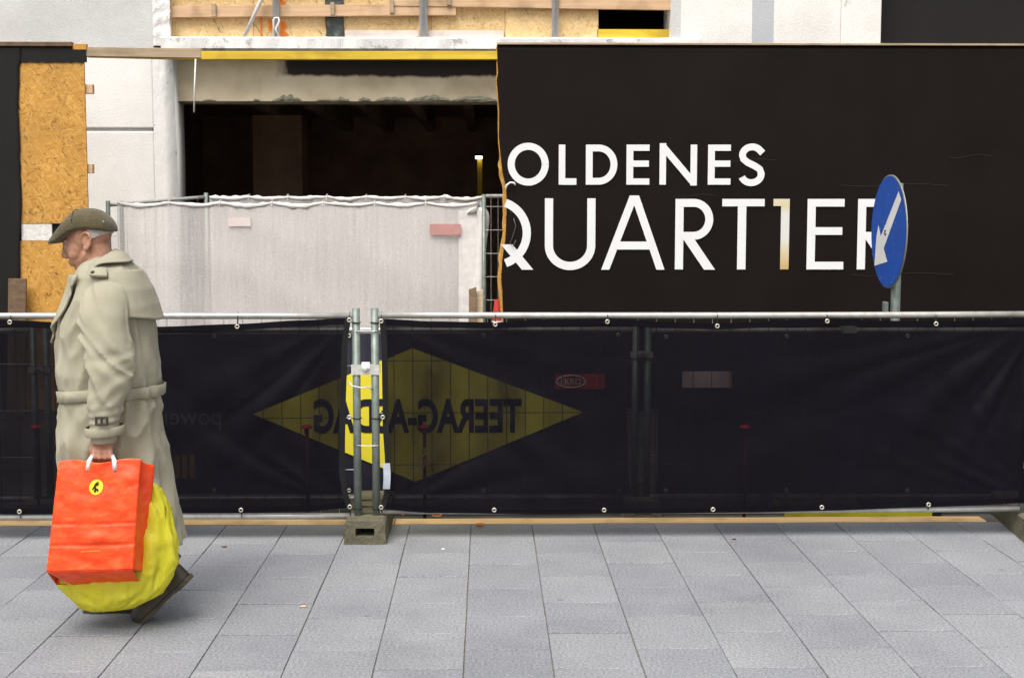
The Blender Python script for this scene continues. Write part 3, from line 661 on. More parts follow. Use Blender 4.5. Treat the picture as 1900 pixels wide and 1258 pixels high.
# ------------------------------------------------------------------ left hoarding
LX1 = PX(161, 330, YH)
hl = thing('hoarding', (LX1-2, YH, ROAD), 'black lined hoarding with bare chipboard exposed beside the white pier', 'hoarding')
zt = PZ(88, YH)
def hpart(name, m, px0, px1, py0, py1, y0=0, y1=.022, pm=330, zb=None):
    mb = MB(); mb.box(PX(px0, pm, YH), PX(px1, pm, YH), YH+y0, YH+y1, zb if zb is not None else PZ(py1, YH), PZ(py0, YH)); return obj(name, mb, m, hl, bevel=.002)
hpart('board', M['osb'], 20, 162, 118, 415, 0, .022)
hpart('board', M['osb'], 20, 162, 447, 700, .001, .023, zb=zbot)
hpart('backing', M['dark_liner'], 20, 158, 405, 455, .03, .05)
hpart('white_insulation', M['white_foam'], 36, 93, 415.5, 446.5, .004, .028)
hpart('board', M['dark_liner'], 0, 160, 95, 117.5, -.006, .022, 100)
mb = MB(); mb.box(-8, PX(20, 330, YH)-.002, YH, YH+.022, zbot, PZ(117.5, YH)-.0); obj('board', mb, M['osb'], hl)
mb = MB()
def lin(u, v):
    py = 88+(1000-88)*(1-v); e = 38+3*noise.noise((py*.012, 2, 0))+1.2*noise.noise((py*.06, 5, 0))-2*math.sin(min(py, 520)*.012)
    if py < 120: e = 40
    xr = PX(e, min(py, 600), YH); return (-8+(xr+8)*u**.5, YH-.009-.004*noise.noise((u*20, v*4, 0))-.01*u**30*(.5+noise.noise((0, v*9, 0))), PZ(py, YH))
mb.grid(lin, 50, 120); obj('black_liner', mb, M['dark_liner'], hl, smooth=True, solid=.002)
mb = MB(); 
def torn(u, v):
    px = 36+(160-36)*u; py = 88+(30.5+1.6*noise.noise((u*16, 2, 0)))*(1-v); return (PX(px, 105, YH), YH-.0085, PZ(py, YH))
mb.grid(torn, 60, 3); obj('torn_liner', mb, M['dark_liner'], hl, solid=.002)
mb = MB(); mb.box(-8, PX(135, 90, YH), YH-.03, YH+.05, PZ(89, YH), PZ(81, YH)); obj('top_cap', mb, M['brown_timber'], hl, bevel=.003)
mb = MB(); mb.box(PX(135.5, 90, YH), PX(161, 90, YH), YH-.012, YH+.04, PZ(95, YH), PZ(84, YH)); obj('top_cap', mb, M['osb'], hl, bevel=.003)
for py in (165, 313, 470): mb = MB(); a = P(166, py, YH); mb.box(a.x-.3, a.x+.02, YH+.026, YH+.09, a.z-.042, a.z+.042); obj('rail_end', mb, M['batten'], hl, bevel=.004)
for z in (.4,): mb = MB(); mb.box(-8, LX1-.1, YH+.03, YH+.1, z, z+.09); obj('rail', mb, M['grey_timber'], hl)
for x in (LX1-.35, LX1-2.2, LX1-4.4): mb = MB(); mb.box(x, x+.1, YH+.1, YH+.2, ROAD, 3.2); obj('post', mb, M['grey_timber'], hl)
# beams bridging the gap between the hoardings
a = P(158, 97, YH+.03); b = P(374, 100, YH+.03); mb = MB(); mb.beam(a, b, .06, 17*YH/F); obj('timber_beam', mb, M['grey_timber'], bevel=.004, label='brown weathered timber beam bridging from the bare chipboard over the pier', cat='timber beam')
a = P(300, 107.5, YH+.02); b = P(376, 110, YH+.02); 
a = P(374.5, 104, YH+.03); b = P(926, 104, YH+.03); mb = MB(); mb.beam(a, b, .07, 15*YH/F); obj('timber_beam', mb, M['yellow_timber'], bevel=.004, label='yellow painted timber beam bridging to the black lettered hoarding', cat='timber beam')
mb = MB(); mb.grid(lambda u, v: (PX(160+240*u, 108, YH), YH+.02+.08*v, PZ(106.5+5*u, YH+.02)), 10, 2); obj('thin_lath', mb, M['yellow_timber'], solid=.012, label='thin yellow lath tucked under the brown weathered beam', cat='lath')
mb = MB(); mb.tube([P(363, 110, YH-.02), P(361, 160, YH-.02), P(360, 209, YH-.02)], .007, 8); obj('hanging_cord', mb, M['white_cord'], smooth=True, label='thin white cord hanging from the beam before the tan lintel', cat='cord')
# scrap board leaning before the left hoarding
mb = MB(); q = [P(13, 517, 12.4), P(46, 517, 12.4)]; x0, x1 = q[0].x, q[1].x
mb.add([(x0, 12.28, ROAD), (x1, 12.28, ROAD), (x1+.01, 12.4, q[0].z), (x0+.01, 12.4, q[0].z), (x0, 12.31, ROAD), (x1, 12.31, ROAD), (x1+.01, 12.43, q[0].z), (x0+.01, 12.43, q[0].z)], [(0,1,2,3),(7,6,5,4),(0,4,5,1),(1,5,6,2),(2,6,7,3),(3,7,4,0)])
obj('scrap_board', mb, M['brown_timber'], bevel=.003, label='brown scrap board leaning on the black lined hoarding', cat='board')

# ------------------------------------------------------------------ fence parts
def concrete_foot_mesh():
    """0.22 x 0.8 x 0.13 m block with end recess and slots, front at y = 0"""
    mb = MB(); W, L, H = .112, .8, .128; hw_, h0, h1 = .05, .045, .088
    # front face with a recess
    o_ = [(-W, 0), (W, 0), (W-.006, H-.012), (W-.02, H), (-W+.02, H), (-W+.006, H-.012)]
    def ring(y, s=1, sh=0): return [(x*s, y, max(z-sh, 0)) for x, z in o_]
    r0 = ring(0); r1 = ring(L)
    i0 = [(-hw_, 0, h0), (hw_, 0, h0), (hw_, 0, h1), (-hw_, 0, h1)]; i1 = [(x*.9, .16, z) for x, y, z in i0]
    v = r0+r1+i0+i1; f = []
    n = 6
    for k in range(n):
        k2 = (k+1) % n
        if (k, k2) == (3, 4): continue
        f.append((k, k2, n+k2, n+k))
    f.append(tuple(range(2*n-1, n-1, -1)))
    I = 12
    f += [(0, 1, I+1, I), (1, 2, I+2, I+1), (2, 3, I+2), (3, 4, I+3, I+2), (4, 5, I+3), (5, 0, I, I+3)]
    f += [(I, I+1, I+5, I+4), (I+1, I+2, I+6, I+5), (I+2, I+3, I+7, I+6), (I+3, I, I+4, I+7), (I+4, I+5, I+6, I+7)]
    mb.add(v, f)
    # top with slots, built in bands
    ys = [0, .16, .21, .33, .38, .50, .55, .70, L]; tx = W-.02
    for k in range(len(ys)-1):
        slot = k in (1, 3, 5)
        a, b = ys[k], ys[k+1]
        if slot:
            for x0, x1 in ((-tx, -.06), (.06, tx)): mb.add([(x0, a, H), (x1, a, H), (x1, b, H), (x0, b, H)], [(0, 1, 2, 3)])
            q = [(-.06, a), (.06, a), (.06, b), (-.06, b)]
            mb.add([(x, y, H) for x, y in q]+[(x, y, H-.06) for x, y in q], [(0, 1, 5, 4), (1, 2, 6, 5), (2, 3, 7, 6), (3, 0, 4, 7), (4, 5, 6, 7)])
        else: mb.add([(-tx, a, H), (tx, a, H), (tx, b, H), (-tx, b, H)], [(0, 1, 2, 3)])
    return mb
foot_src = concrete_foot_mesh()
fm = MB(); fm.add(foot_src.v, foot_src.f)
foot_me = mesh_of('concrete_foot', fm, (0, 0, 0), False)
bm_ = bmesh.new(); bm_.from_mesh(foot_me); bmesh.ops.remove_doubles(bm_, verts=bm_.verts, dist=.0008)
bmesh.ops.subdivide_edges(bm_, edges=[e for e in bm_.edges if e.calc_length() > .09], cuts=3, use_grid_fill=True)
for v in bm_.verts:
    n = noise.fractal(v.co*22, 1, 2, 3); v.co += Vector((n*.004, noise.noise(v.co*31)*.005, n*.003 if v.co.z > .01 else 0))
bmesh.ops.recalc_face_normals(bm_, faces=bm_.faces); bm_.to_mesh(foot_me); bm_.free(); foot_me.materials.append(M['block'])
def concrete_foot(x, y, z, rz, lab, group=None):
    o = bpy.data.objects.new('concrete_foot', foot_me); C.objects.link(o); o.location = (x, y, z); o.rotation_euler = (0, 0, rz)
    return tag(o, lab, 'fence foot', group)

def fence_panel(xa, xb, Y, z0, zt, zrail, zlow, lab, wires=(.1, .28), r=.021, rr=.017, steel='steel', wmat='wire', yb=None, group=None, dip=0, rise=0):
    """posts at xa and xb; yb = depth at the xb end"""
    yb = Y if yb is None else yb
    L = math.hypot(xb-xa, yb-Y)
    t = thing('mesh_fence', ((xa+xb)/2, (Y+yb)/2, z0), lab, 'fence', group)
    def at(u, z): return (xa+(xb-xa)*u, Y+(yb-Y)*u, z)
    for u in (0, 1): mb = MB(); mb.tube([at(u, z0), at(u, zt+rise*u)], r, 14); obj('post', mb, M[steel], t, smooth=False)
    for c_ in t.children: c_.data.shade_smooth()
    e = r*.9/L
    for z in (zrail, zlow):
        mb = MB(); mb.tube([at(e+(1-2*e)*k/8, z-dip*math.sin(math.pi*k/8)+(rise*k/8 if z == zrail else 0)) for k in range(9)], rr, 12); obj('top_rail' if z == zrail else 'bottom_rail', mb, M['rail'], t, smooth=True)
    mb = MB(); n = int(L/wires[0]); wr = .0021
    for k in range(1, n):
        u = k/n; mb.tube([at(u+.0006*noise.noise((k, 1, 0)), zlow-.006), at(u, zrail+.012+rise*u)], wr, 5, False)
    k = 0; z = zlow+wires[1]*.9
    while z < zrail-.06:
        mb.tube([at(0, z), at(.33, z+.003*noise.noise((z, 1, 1))), at(.66, z-.003), at(1, z)], wr, 5, False); z += wires[1]
    obj('wire_mesh', mb, M[wmat], t, kind='stuff')
    return t

# ---- front fence
YF = 7.15
xl = PX(662.5, 780, YF); xr = PX(697, 780, YF); FZ = .02
ztop = PZ(572, YF); zr = PZ(586, YF); zlo = PZ(951, YF)
f1 = fence_panel(xl-3.5, xl, YF, FZ, ztop, zr, zlo-.014, 'low steel mesh fence panel behind the walking person', dip=-.003)
f2 = fence_panel(xr, xr+3.5, YF, FZ, ztop, zr+.004, zlo+.012, 'low steel mesh fence panel carrying the long dark banner below the blue sign', dip=.004)
concrete_foot((xl+xr)/2, 7.005, 0, R(0.5), 'concrete fence foot with a square hole holding the two front posts')
concrete_foot(xr+3.5+.055, 6.93, 0, R(-7), 'concrete fence foot at the far end of the long dark banner')
concrete_foot(xl-3.55, 7.0, 0, 0, 'concrete fence foot behind the walking person at the outer end of the fence')
# clamp joining the posts
ct = thing('fence_clamp', ((xl+xr)/2, YF, 0), 'bright zinc clamp joining the two front fence posts', 'clamp')
zc0 = PZ(694, YF); zc1 = PZ(675, YF); zc = (zc0+zc1)/2
for sgn in (-1, 1):
    mb = MB(); mb.grid(lambda u, v: (xl-.026+(xr-xl+.052)*u, YF+sgn*(.0235-.004*math.sin(math.pi*u)**2+ .0*v), zc0+(zc1-zc0)*v), 16, 2); obj('strap', mb, M['clamp'], ct, solid=.004)
mb = MB(); mb.tube([((xl+xr)/2, YF-.05, zc+.006), ((xl+xr)/2, YF+.04, zc+.006)], .008, 10); mb.ell(((xl+xr)/2, YF-.034, zc+.006), (.018, .012, .016), 6, 6); obj('bolt', mb, M['clamp'], ct)
mb = MB(); mb.box((xl+xr)/2-.02, (xl+xr)/2+.025, YF-.032, YF-.026, zc+.004, zc1+.014); obj('crumpled_tab', mb, M['white_cord'], ct, bevel=.004)
# wire hook and twist wires
mb = MB(); z = PZ(716, YF); pts_ = [(xl-.04, YF-.03, z+.028), (xl-.02, YF-.04, z+.006), (xl+.03, YF-.036, z-.004), (xl+.07, YF-.03, z-.0), (xl+.085, YF-.02, z-.008), (xl+.07, YF-.02, z-.016)]
mb.tube(pts_, .004, 8); obj('wire_hook', mb, M['clamp'], smooth=True, label='bent wire hook around the post below the zinc clamp', cat='wire hook')
for (py, lab) in ((614, 'thin wire twisted between the two posts above the clamp'), (825, 'thin wire twisted between the two posts below the clamp')):
    z = PZ(py, YF); mb = MB(); mb.tube([(xl, YF-.024, z+.003), (xl+.04, YF-.022, z), (xr, YF-.025, z+.001), (xr+.02, YF-.012, z)], .0026, 6); obj('tie_wire', mb, M['clamp'], smooth=True, label=lab, cat='wire')

# ---- front banners
YBN = YF-.019
def eyelet_ring(c, parent, r=.0092):
    mb = MB(); mb.tube([(c[0]+r*math.cos(a), c[1], c[2]+r*math.sin(a)) for a in [2*math.pi*k/14 for k in range(15)]], .0042, 6, False); obj('eyelet', mb, M['eyelet'], parent, smooth=True)
def tie_loop(c, zto, parent):
    mb = MB(); mb.tube([(c[0], c[1]-.004, c[2]), (c[0]+.002, YF-.021, zto), (c[0]+.001, YF, zto+.021), (c[0]-.001, YF+.02, zto), (c[0], c[1]+.006, c[2])], .0022, 6); obj('cable_tie', mb, M['tie'], parent, smooth=True)
def interp(tab, x):
    if x <= tab[0][0]: return tab[0][1]
    for (a, fa), (b, fb) in zip(tab, tab[1:]):
        if x <= b:
            k = (x-a)/(b-a); k = k*k*(3-2*k)*.6+k*.4; return fa+(fb-fa)*k
    return tab[-1][1]
def banner(lab, pxL, pxR, top, bot, eL, eR, corner, seed, tops, bots):
    """top/bot: px->py tables, eL/eR: py->px edge tables"""
    c = P((pxL+pxR)/2, 780, YBN); t = thing('mesh_banner', (c.x, YBN, .15), lab, 'banner')
    def pt(u, v, dy=0):
        px0 = pxL+(pxR-pxL)*u; yt = interp(top, px0); yb_ = interp(bot, px0); py = yb_+(yt-yb_)*v
        l = interp(eL, py) if eL else pxL; r_ = interp(eR, py) if eR else pxR
        px = l+(r_-l)*u; q = P(px, py, YBN)
        # folds: pulled from the corners, sagging from the eyelets, soft waves
        x, z = q.x, q.z; f = 0
        for (cx, cy, amp, wl) in corner:
            cc = P(cx, cy, YBN); dx, dz = x-cc.x, z-cc.z; rr_ = math.hypot(dx, dz)+.02; an = math.atan2(dz, dx)
            f += 1.5*amp*(1-2*abs(noise.noise((an*wl*.30+seed, rr_*.9, seed))))*math.exp(-rr_*.8)*min(rr_*4, 1)-amp*.5*math.exp(-rr_)
        f += .008*noise.noise((x*1.6+seed, z*2.4, seed))+.0035*noise.noise((x*5+z*4, z*3-x*2, seed+4))+.0012*noise.noise((x*14+z*9, z*12, seed+7))
        s = math.sin(math.pi*min(max(v, 0), 1))
        return Vector((x, YBN-.004+min(f*s, .012)*1.0-.004*s+dy, z))
    mb = MB(); mb.grid(lambda u, v: pt(u, v), 210, 60); fab = obj('fabric', mb, M['front_fab'], t, smooth=True)
    # doubled hems along the edges
    hv = .022/1.0
    for (nm, fn) in (('hem', lambda u, v: pt(u, 1-.033*v, -.0035)), ('hem', lambda u, v: pt(u, .028*v, -.0035))):
        mb = MB(); mb.grid(fn, 160, 2); obj(nm, mb, M['front_fab'], t, smooth=True)
    L = (pxR-pxL)
    if eL: mb = MB(); mb.grid(lambda u, v: pt(u*11/L, v, -.005), 2, 50); obj('hem', mb, M['hem'], t, smooth=True)
    if eR: mb = MB(); mb.grid(lambda u, v: pt(1-u*11/L, v, -.005), 2, 50); obj('hem', mb, M['hem'], t, smooth=True)
    for (px, py) in tops:
        q = P(px, py, YBN-.012); eyelet_ring(q, t); tie_loop(q, zr, t)
    for (px, py, kz) in bots:
        q = P(px, py, YBN-.012); eyelet_ring(q, t); tie_loop(q, kz, t)
    return t
zb1 = zlo-.014; zb2 = zlo+.012
bnL = banner('dark mesh banner hanging behind the walking person', -330, 650,
    [(-330, 592), (18, 594), (150, 600), (300, 606), (440, 601), (560, 594), (650, 590)], [(-330, 948), (36, 954), (250, 952), (447, 951), (560, 949), (650, 941)],
    None, [(590, 651), (640, 645), (780, 641), (870, 640), (910, 645), (945, 655)], [(650, 590, .013, 15), (650, 945, .015, 14), (18, 598, .01, 13)], 1.3,
    [(18, 598), (440, 606), (648, 594)], [(36, 949, zb1), (447, 946, zb1), (649, 940, zb1)])
bnR = banner('long dark mesh banner on the fence below the blue sign', 706, 1925,
    [(706, 591), (800, 596), (919, 598), (1020, 593), (1127, 591), (1230, 597), (1331, 600), (1440, 595), (1535, 591), (1640, 595), (1737, 596), (1925, 590)],
    [(706, 944), (800, 951), (1000, 953), (1200, 952), (1400, 950), (1525, 947), (1723, 940), (1925, 932)],
    [(590, 704), (640, 708), (780, 710), (870, 715), (910, 713), (945, 704)], None, [(706, 591, .016, 17), (706, 945, .014, 15), (1925, 590, .017, 19), (1925, 935, .018, 21)], 4.1,
    [(707, 596), (919, 602), (1127, 597), (1331, 605), (1535, 596), (1737, 601)], [(707, 941, zb2), (917, 946, zb2), (1121, 946, zb2), (1323, 945, zb2), (1525, 941, zb2), (1723, 936, zb2)])
# side ties on the posts
for (bn, xp, px) in ((bnL, xl, 649), (bnR, xr, 709)):
    for py in (598, 775, 943):
        z = PZ(py, YF); mb = MB(); mb.tube([(xp+.0235*math.cos(a), YF+.0235*math.sin(a), z+.002*math.sin(a*2)) for a in [2*math.pi*k/16 for k in range(17)]], .0028, 6, False)
        e = P(px, py-1, YBN-.01); mb.tube([(xp+(.02 if px > 700 else -.02), YF-.012, z), e], .0025, 6); obj('cable_tie', mb, M['tie'], bn, smooth=True)
    eyelet_ring(P(px+(-1 if px < 700 else 1), 774, YBN-.014), bn)
# care tag on the banner edge
mb = MB(); x0 = PX(711, 880, YBN); x1 = PX(724, 880, YBN); mb.grid(lambda u, v: (x0+(x1-x0)*u+.004*math.sin(v*3), YBN-.028-.006*math.sin(v*4+u), PZ(904, YBN)+(PZ(857, YBN)-PZ(904, YBN))*v), 4, 10); obj('sewn_tag', mb, M['tag'], bnR, solid=.0015)

# ---- rear fence with navy banners
YR = 8.0
zr2 = PZ(612, YR); zl2 = PZ(922, YR); zt2 = zr2+.04
xr1 = PX(1178, 780, YR); xr0 = xr1-3.5; xr2 = PX(1201, 780, YR); xr00 = xr0-.075
ff = dict(steel='steel', wmat='wire')
fence_panel(xr0, xr1, YR, ROAD, zt2, zr2, zl2, 'low steel mesh fence panel behind the yellow diamond', **ff)
fence_panel(xr2, xr2+3.5, YR, ROAD, zt2, zr2-.006, zl2, 'low steel mesh fence panel in the second row below the blue sign', **ff)
fence_panel(xr00-2.2, xr00, YR, ROAD, zt2, zr2, zl2, 'low steel mesh fence panel in the second row behind the walking person', **ff)
concrete_foot((xr1+xr2)/2, YR-.17, ROAD, 0, 'concrete fence foot of the second fence row below the lettering')
concrete_foot((xr00+xr0)/2, YR-.17, ROAD, 0, 'concrete fence foot of the second fence row behind the walking person')
concrete_foot(xr2+3.5, YR-.17, ROAD, 0, 'concrete fence foot of the second fence row past the yellow beam')
for x in ((xr1+xr2)/2, (xr00+xr0)/2):
    z = PZ(658 if x > 0 else 684, YR); t = thing('fence_clamp', (x, YR, ROAD), 'zinc clamp on the second fence row beside the red plate' if x > 0 else 'zinc clamp on the second fence row behind the walking person', 'clamp')
    mb = MB(); mb.box(x-.065, x+.065, YR-.027, YR-.022, z-.018, z+.018); obj('strap', mb, M['clamp'], t)
    mb = MB(); mb.box(x-.065, x+.065, YR+.022, YR+.027, z-.018, z+.018); obj('strap', mb, M['clamp'], t)
    mb = MB(); mb.tube([(x, YR-.045, z), (x, YR+.04, z)], .009, 10); mb.box(x-.03, x+.03, YR-.045, YR-.028, z-.003, z+.022); obj('bolt', mb, M['clamp'], t)
YRB = YR-.02
def rear_banner(lab, pxL, pxR, seed, pyt=(620, 617), pyb=915):
    t = thing('printed_banner', (PX((pxL+pxR)/2, 780, YRB), YRB, 0), lab, 'banner')
    def rp(u, v):
        px = pxL+(pxR-pxL)*u; e = 5*math.sin(v*math.pi)*(1 if u < .03 else -1 if u > .97 else 0)+4*noise.noise((v*5, u*2, seed)); 
        if .03 < u < .97: e = 0
        q = P(px+e, pyb+(pyt[0]+(pyt[1]-pyt[0])*u-pyb)*v, YRB); return (q.x, YRB-.006+.005*noise.noise((q.x*1.7, q.z*2, seed))+.002*noise.noise((q.x*6, q.z*5, seed)), q.z)
    mb = MB(); mb.grid(rp, 100, 30); obj('fabric', mb, M['rear_fab'], t, smooth=True)
    for u0 in (0, 1):
        mb = MB(); mb.grid(lambda u, v: (lambda q: (q[0], q[1]-.004, q[2]))(rp(u*.012 if u0 == 0 else 1-u*.012, v)), 2, 30); obj('hem', mb, M['tag'] if False else M['navy_print'], t)
    for k in range(5):
        for v in (.985, .02): q = rp(.02+.24*k, v); eyelet_ring((q[0], q[1]-.006, q[2]), t)
    return t
rb1 = rear_banner('navy banner with a yellow diamond and mirrored lettering on the second fence', 128, 1168, 2.0)
rb2 = rear_banner('plain navy banner on the second fence below the blue sign', 1216, 2150, 5.0)
YP = YRB-.0145
def pz(py): return PZ(py, YP)
mb = MB(); mb.prism([(PX(470, 780, YP), pz(767)), (PX(770, 780, YP), pz(893)), (PX(1082, 780, YP), pz(765)), (PX(766, 780, YP), pz(646))], YP, YP+.0012); obj('diamond', mb, M['yellow_print'], rb1)
obj('lettering', text_on('TEERAG-ASDAG', PX(582, 780, YP), PX(968, 780, YP), pz(803), pz(739), YP-.002, True, .035), M['navy_print'], rb1)
lt2 = rb1.children[-1]; k = lt2.modifiers.new('s', 'SOLIDIFY'); k.thickness = .001
obj('lettering', text_on('power', PX(296, 780, YP), PX(410, 780, YP), pz(797), pz(765), YP, True), M['grey_print'], rb1)
for px in (310, 324, 338, 352): mb = MB(); mb.prism([(PX(px, 860, YP), pz(885)), (PX(px+9, 860, YP), pz(885)), (PX(px+9, 860, YP), pz(842)), (PX(px, 860, YP), pz(842))], YP, YP+.001); obj('printed_bar', mb, M['dim_gold'], rb1)
def plate(px0, px1, py0, py1, Y, m, lab, txt=None):
    t = thing('fence_plate', (PX((px0+px1)/2, py1, Y), Y, PZ(py1, Y)), lab, 'plate')
    mb = MB(); mb.box(PX(px0, py0, Y), PX(px1, py0, Y), Y-.003, Y+.003, PZ(py1, Y), PZ(py0, Y)); obj('panel', mb, M[m], t)
    if txt:
        cx, cy = px0+(px1-px0)*.32, (py0+py1)/2; rx, ry = (px1-px0)*.29, (py1-py0)*.40
        mb = MB(); mb.tube([P(cx+rx*math.cos(a), cy+ry*math.sin(a), Y-.005) for a in [2*math.pi*k/30 for k in range(31)]], .004, 5, False); obj('oval_outline', mb, M['white_print'], t)
        obj('lettering', text_on(txt, PX(cx-rx*.7, cy, Y), PX(cx+rx*.7, cy, Y), PZ(cy+ry*.55, Y), PZ(cy-ry*.55, Y), Y-.006), M['white_print'], t)
    return t
plate(1030, 1122, 694, 722, YR-.045, 'red_plate', 'small red plate with an oval logo on the second fence', 'EKRO')
plate(1266, 1358, 690, 720, YR-.045, 'pale_plate', 'small faded pink plate on the second fence below the lettering')

# survey stakes with red caps between the fences
def stake(px, lab, ribbon=False):
    Y = 7.79; a = P(px, 792, Y); t = thing('survey_stake', (a.x, Y, ROAD), lab, 'stake')
    mb = MB(); mb.tube([(a.x, Y, ROAD-.02), (a.x+.002, Y, a.z)], .0095, 8); obj('bar', mb, M['rust'], t, smooth=True)
    mb = MB(); rg = []
    for k in range(7):
        an = math.pi/2*k/6; rg.append([(a.x+max(.034*math.cos(an), .001)*math.cos(b), Y+max(.034*math.cos(an), .001)*math.sin(b), a.z-.006+.02*math.sin(an)) for b in [2*math.pi*j/16 for j in range(16)]])
    mb.loft(rg); mb.tube([(a.x, Y, a.z-.04), (a.x, Y, a.z-.004)], .014, 12); obj('cap', mb, M['red_cap'], t, smooth=True)
    if ribbon:
        for (py, s) in ((832, 'yellow_print'), (852, 'ribbon')):
            b = P(px, py, Y); mb = MB(); mb.tube([(b.x+.013*math.cos(q), Y+.013*math.sin(q), b.z) for q in [2*math.pi*k/10 for k in range(11)]], .005, 6, False)
            mb.grid(lambda u, v: (b.x-.012+.02*u+.012*math.sin(v*4), Y-.014, b.z-.045*v), 3, 6); obj('ribbon', mb, M[s], t)
    return t
stake(67, 'survey stake with red cap behind the walking person')
stake(569, 'survey stake with red cap at the narrow tip of the diamond')
stake(787, 'survey stake with red cap and tied ribbons below the lettering in the diamond', True)
stake(1383, 'survey stake with red cap standing before the plain navy banner')

# yellow formwork beams lying on the road
def hbeam(pa, pb, lab, m='lime_timber', z=ROAD):
    a = G(*pa, z); b = G(*pb, z); t = thing('formwork_beam', ((a.x+b.x)/2, (a.y+b.y)/2, z), lab, 'beam')
    for (nm, zz, wy, wz) in (('flange', .018, .08, .036), ('web', .075, .03, .078), ('flange', .132, .08, .036)):
        mb = MB(); mb.beam(a+Vector((0, 0, zz)), b+Vector((0, 0, zz)), wy, wz); obj(nm, mb, M[m], t, bevel=.003)
    return t
a = P(1460, 957, 7.80); b = P(1724, 951, 7.90); mb = MB(); mb.beam((a.x, 7.80, ROAD+.047), (b.x, 7.90, ROAD+.047), .09, .094); obj('formwork_board', mb, M['lime_timber'], bevel=.004, label='yellow formwork board lying on the road beside the pavement edging', cat='timber board')
a = P(1440, 930, 8.3); b = P(1640, 926, 8.4); mb = MB(); mb.beam((a.x, 8.3, ROAD+.06), (b.x, 8.4, ROAD+.06), .08, .12); obj('formwork_board', mb, M['lime_timber'], bevel=.004, label='yellow formwork board on the road behind the second fence', cat='timber board')
# pale concrete rubble slab seen between the posts on the road
# ------------------------------------------------------------------ blue keep-left sign
YS = 8.3; sc = P(1650, 430, YS); rad = 105*YS/F
sg = thing('traffic_sign', (sc.x, YS, ROAD), 'round blue arrow sign on a grey post in front of the black hoarding', 'sign')
phi = R(89.2); nrm = Vector((-math.sin(phi), -math.cos(phi), 0)); uu = Vector((math.cos(phi), -math.sin(phi), 0)); zz = Vector((0, 0, 1))
def sp(u, v, n=0): return sc+uu*(u*rad)+zz*(v*rad)+nrm*n
mb = MB(); N_ = 56; cs = [(math.cos(2*math.pi*k/N_), math.sin(2*math.pi*k/N_)) for k in range(N_)]
mb.loft([[sp(c*.985, s*.985, -.004) for c, s in cs], [sp(c, s, -.002) for c, s in cs], [sp(c, s, .004) for c, s in cs], [sp(c*.985, s*.985, .006) for c, s in cs]]); obj('disc', mb, M['sign_rim'], sg)
mb = MB(); mb.add([sp(c*.98, s*.98, .0085) for c, s in cs], [tuple(range(N_))]); obj('blue_face', mb, M['blue'], sg)
ar = [(.57,.70),(.72,.55),(-.19,-.30),(.04,-.53),(-.72,-.63),(-.64,-.11),(-.53,.126),(-.38,-.088)]
mb = MB(); mb.add([sp(u, v, .0115) for u, v in ar], [(0,1,2,7),(2,3,4),(2,4,5),(2,5,7),(5,6,7)]); obj('arrow', mb, M['sign_white'], sg)
for k in range(60):
    a = random.uniform(0, 6.28); r_ = (random.random()**.5)*.95; u, v = r_*math.cos(a), r_*math.sin(a); s1, s2 = random.uniform(.004, .016), random.uniform(.003, .02)
    mb = MB(); mb.add([sp(u-s1, v-s2*.3, .0125+k*.00003), sp(u+s1*.2, v-s2, .0125+k*.00003), sp(u+s1, v+s2*.2, .0125+k*.00003), sp(u, v+s2, .0125+k*.00003)], [(0, 1, 2, 3)]); obj('scuff', mb, M['scuff'], sg)
for (u, v, s) in ((-.14, .0, .06), (-.11, -.06, .05), (-.17, -.04, .04), (-.1, .14, .025)):
    mb = MB(); mb.add([sp(u-s, v+.01, .0125), sp(u+s*.4, v-s*.5, .0125), sp(u+s, v+s*.4, .0125), sp(u-.3*s, v+.5*s, .0125)], [(0, 1, 2, 3)]); obj('sticker_remnant', mb, M['black'], sg)
pc = sc-nrm*.05; mb = MB(); mb.tube([(pc.x, pc.y, ROAD), (pc.x, pc.y, sc.z+rad*.85)], .029, 16); obj('pole', mb, M['steel'], sg, smooth=True)
for dz in (-.5, .45):
    mb = MB(); q = sc-nrm*.02+Vector((0, 0, dz*rad)); mb.beam(q-uu*.12, q+uu*.12, .025, .03); mb.tube([(pc.x+.034*math.cos(a), pc.y+.034*math.sin(a), q.z) for a in [2*math.pi*k/16 for k in range(17)]], .006, 6, False); obj('bracket', mb, M['sign_rim'], sg)
mb = MB(); q = P(1640, 572, YS); mb.box(q.x-.002, q.x+.02, pc.y-.03, pc.y+.03, q.z-.05, q.z+.04); obj('clip', mb, M['steel'], sg, bevel=.003)
mb = MB(); mb.box(pc.x-.2, pc.x+.2, pc.y-.38, pc.y+.38, ROAD, ROAD+.11); obj('base', mb, M['black'], sg, bevel=.02)
# light grey hook on the second fence near the sign
mb = MB(); q = P(1576, 611, YR-.03); mb.box(q.x-.045, q.x+.045, q.y-.006, q.y, q.z-.022, q.z+.016); mb.box(q.x-.045, q.x+.045, q.y, YR+.03, q.z+.008, q.z+.016); obj('rail_clip', mb, M['clamp'], label='pale metal clip hung over the second fence rail by the sign', cat='clip')

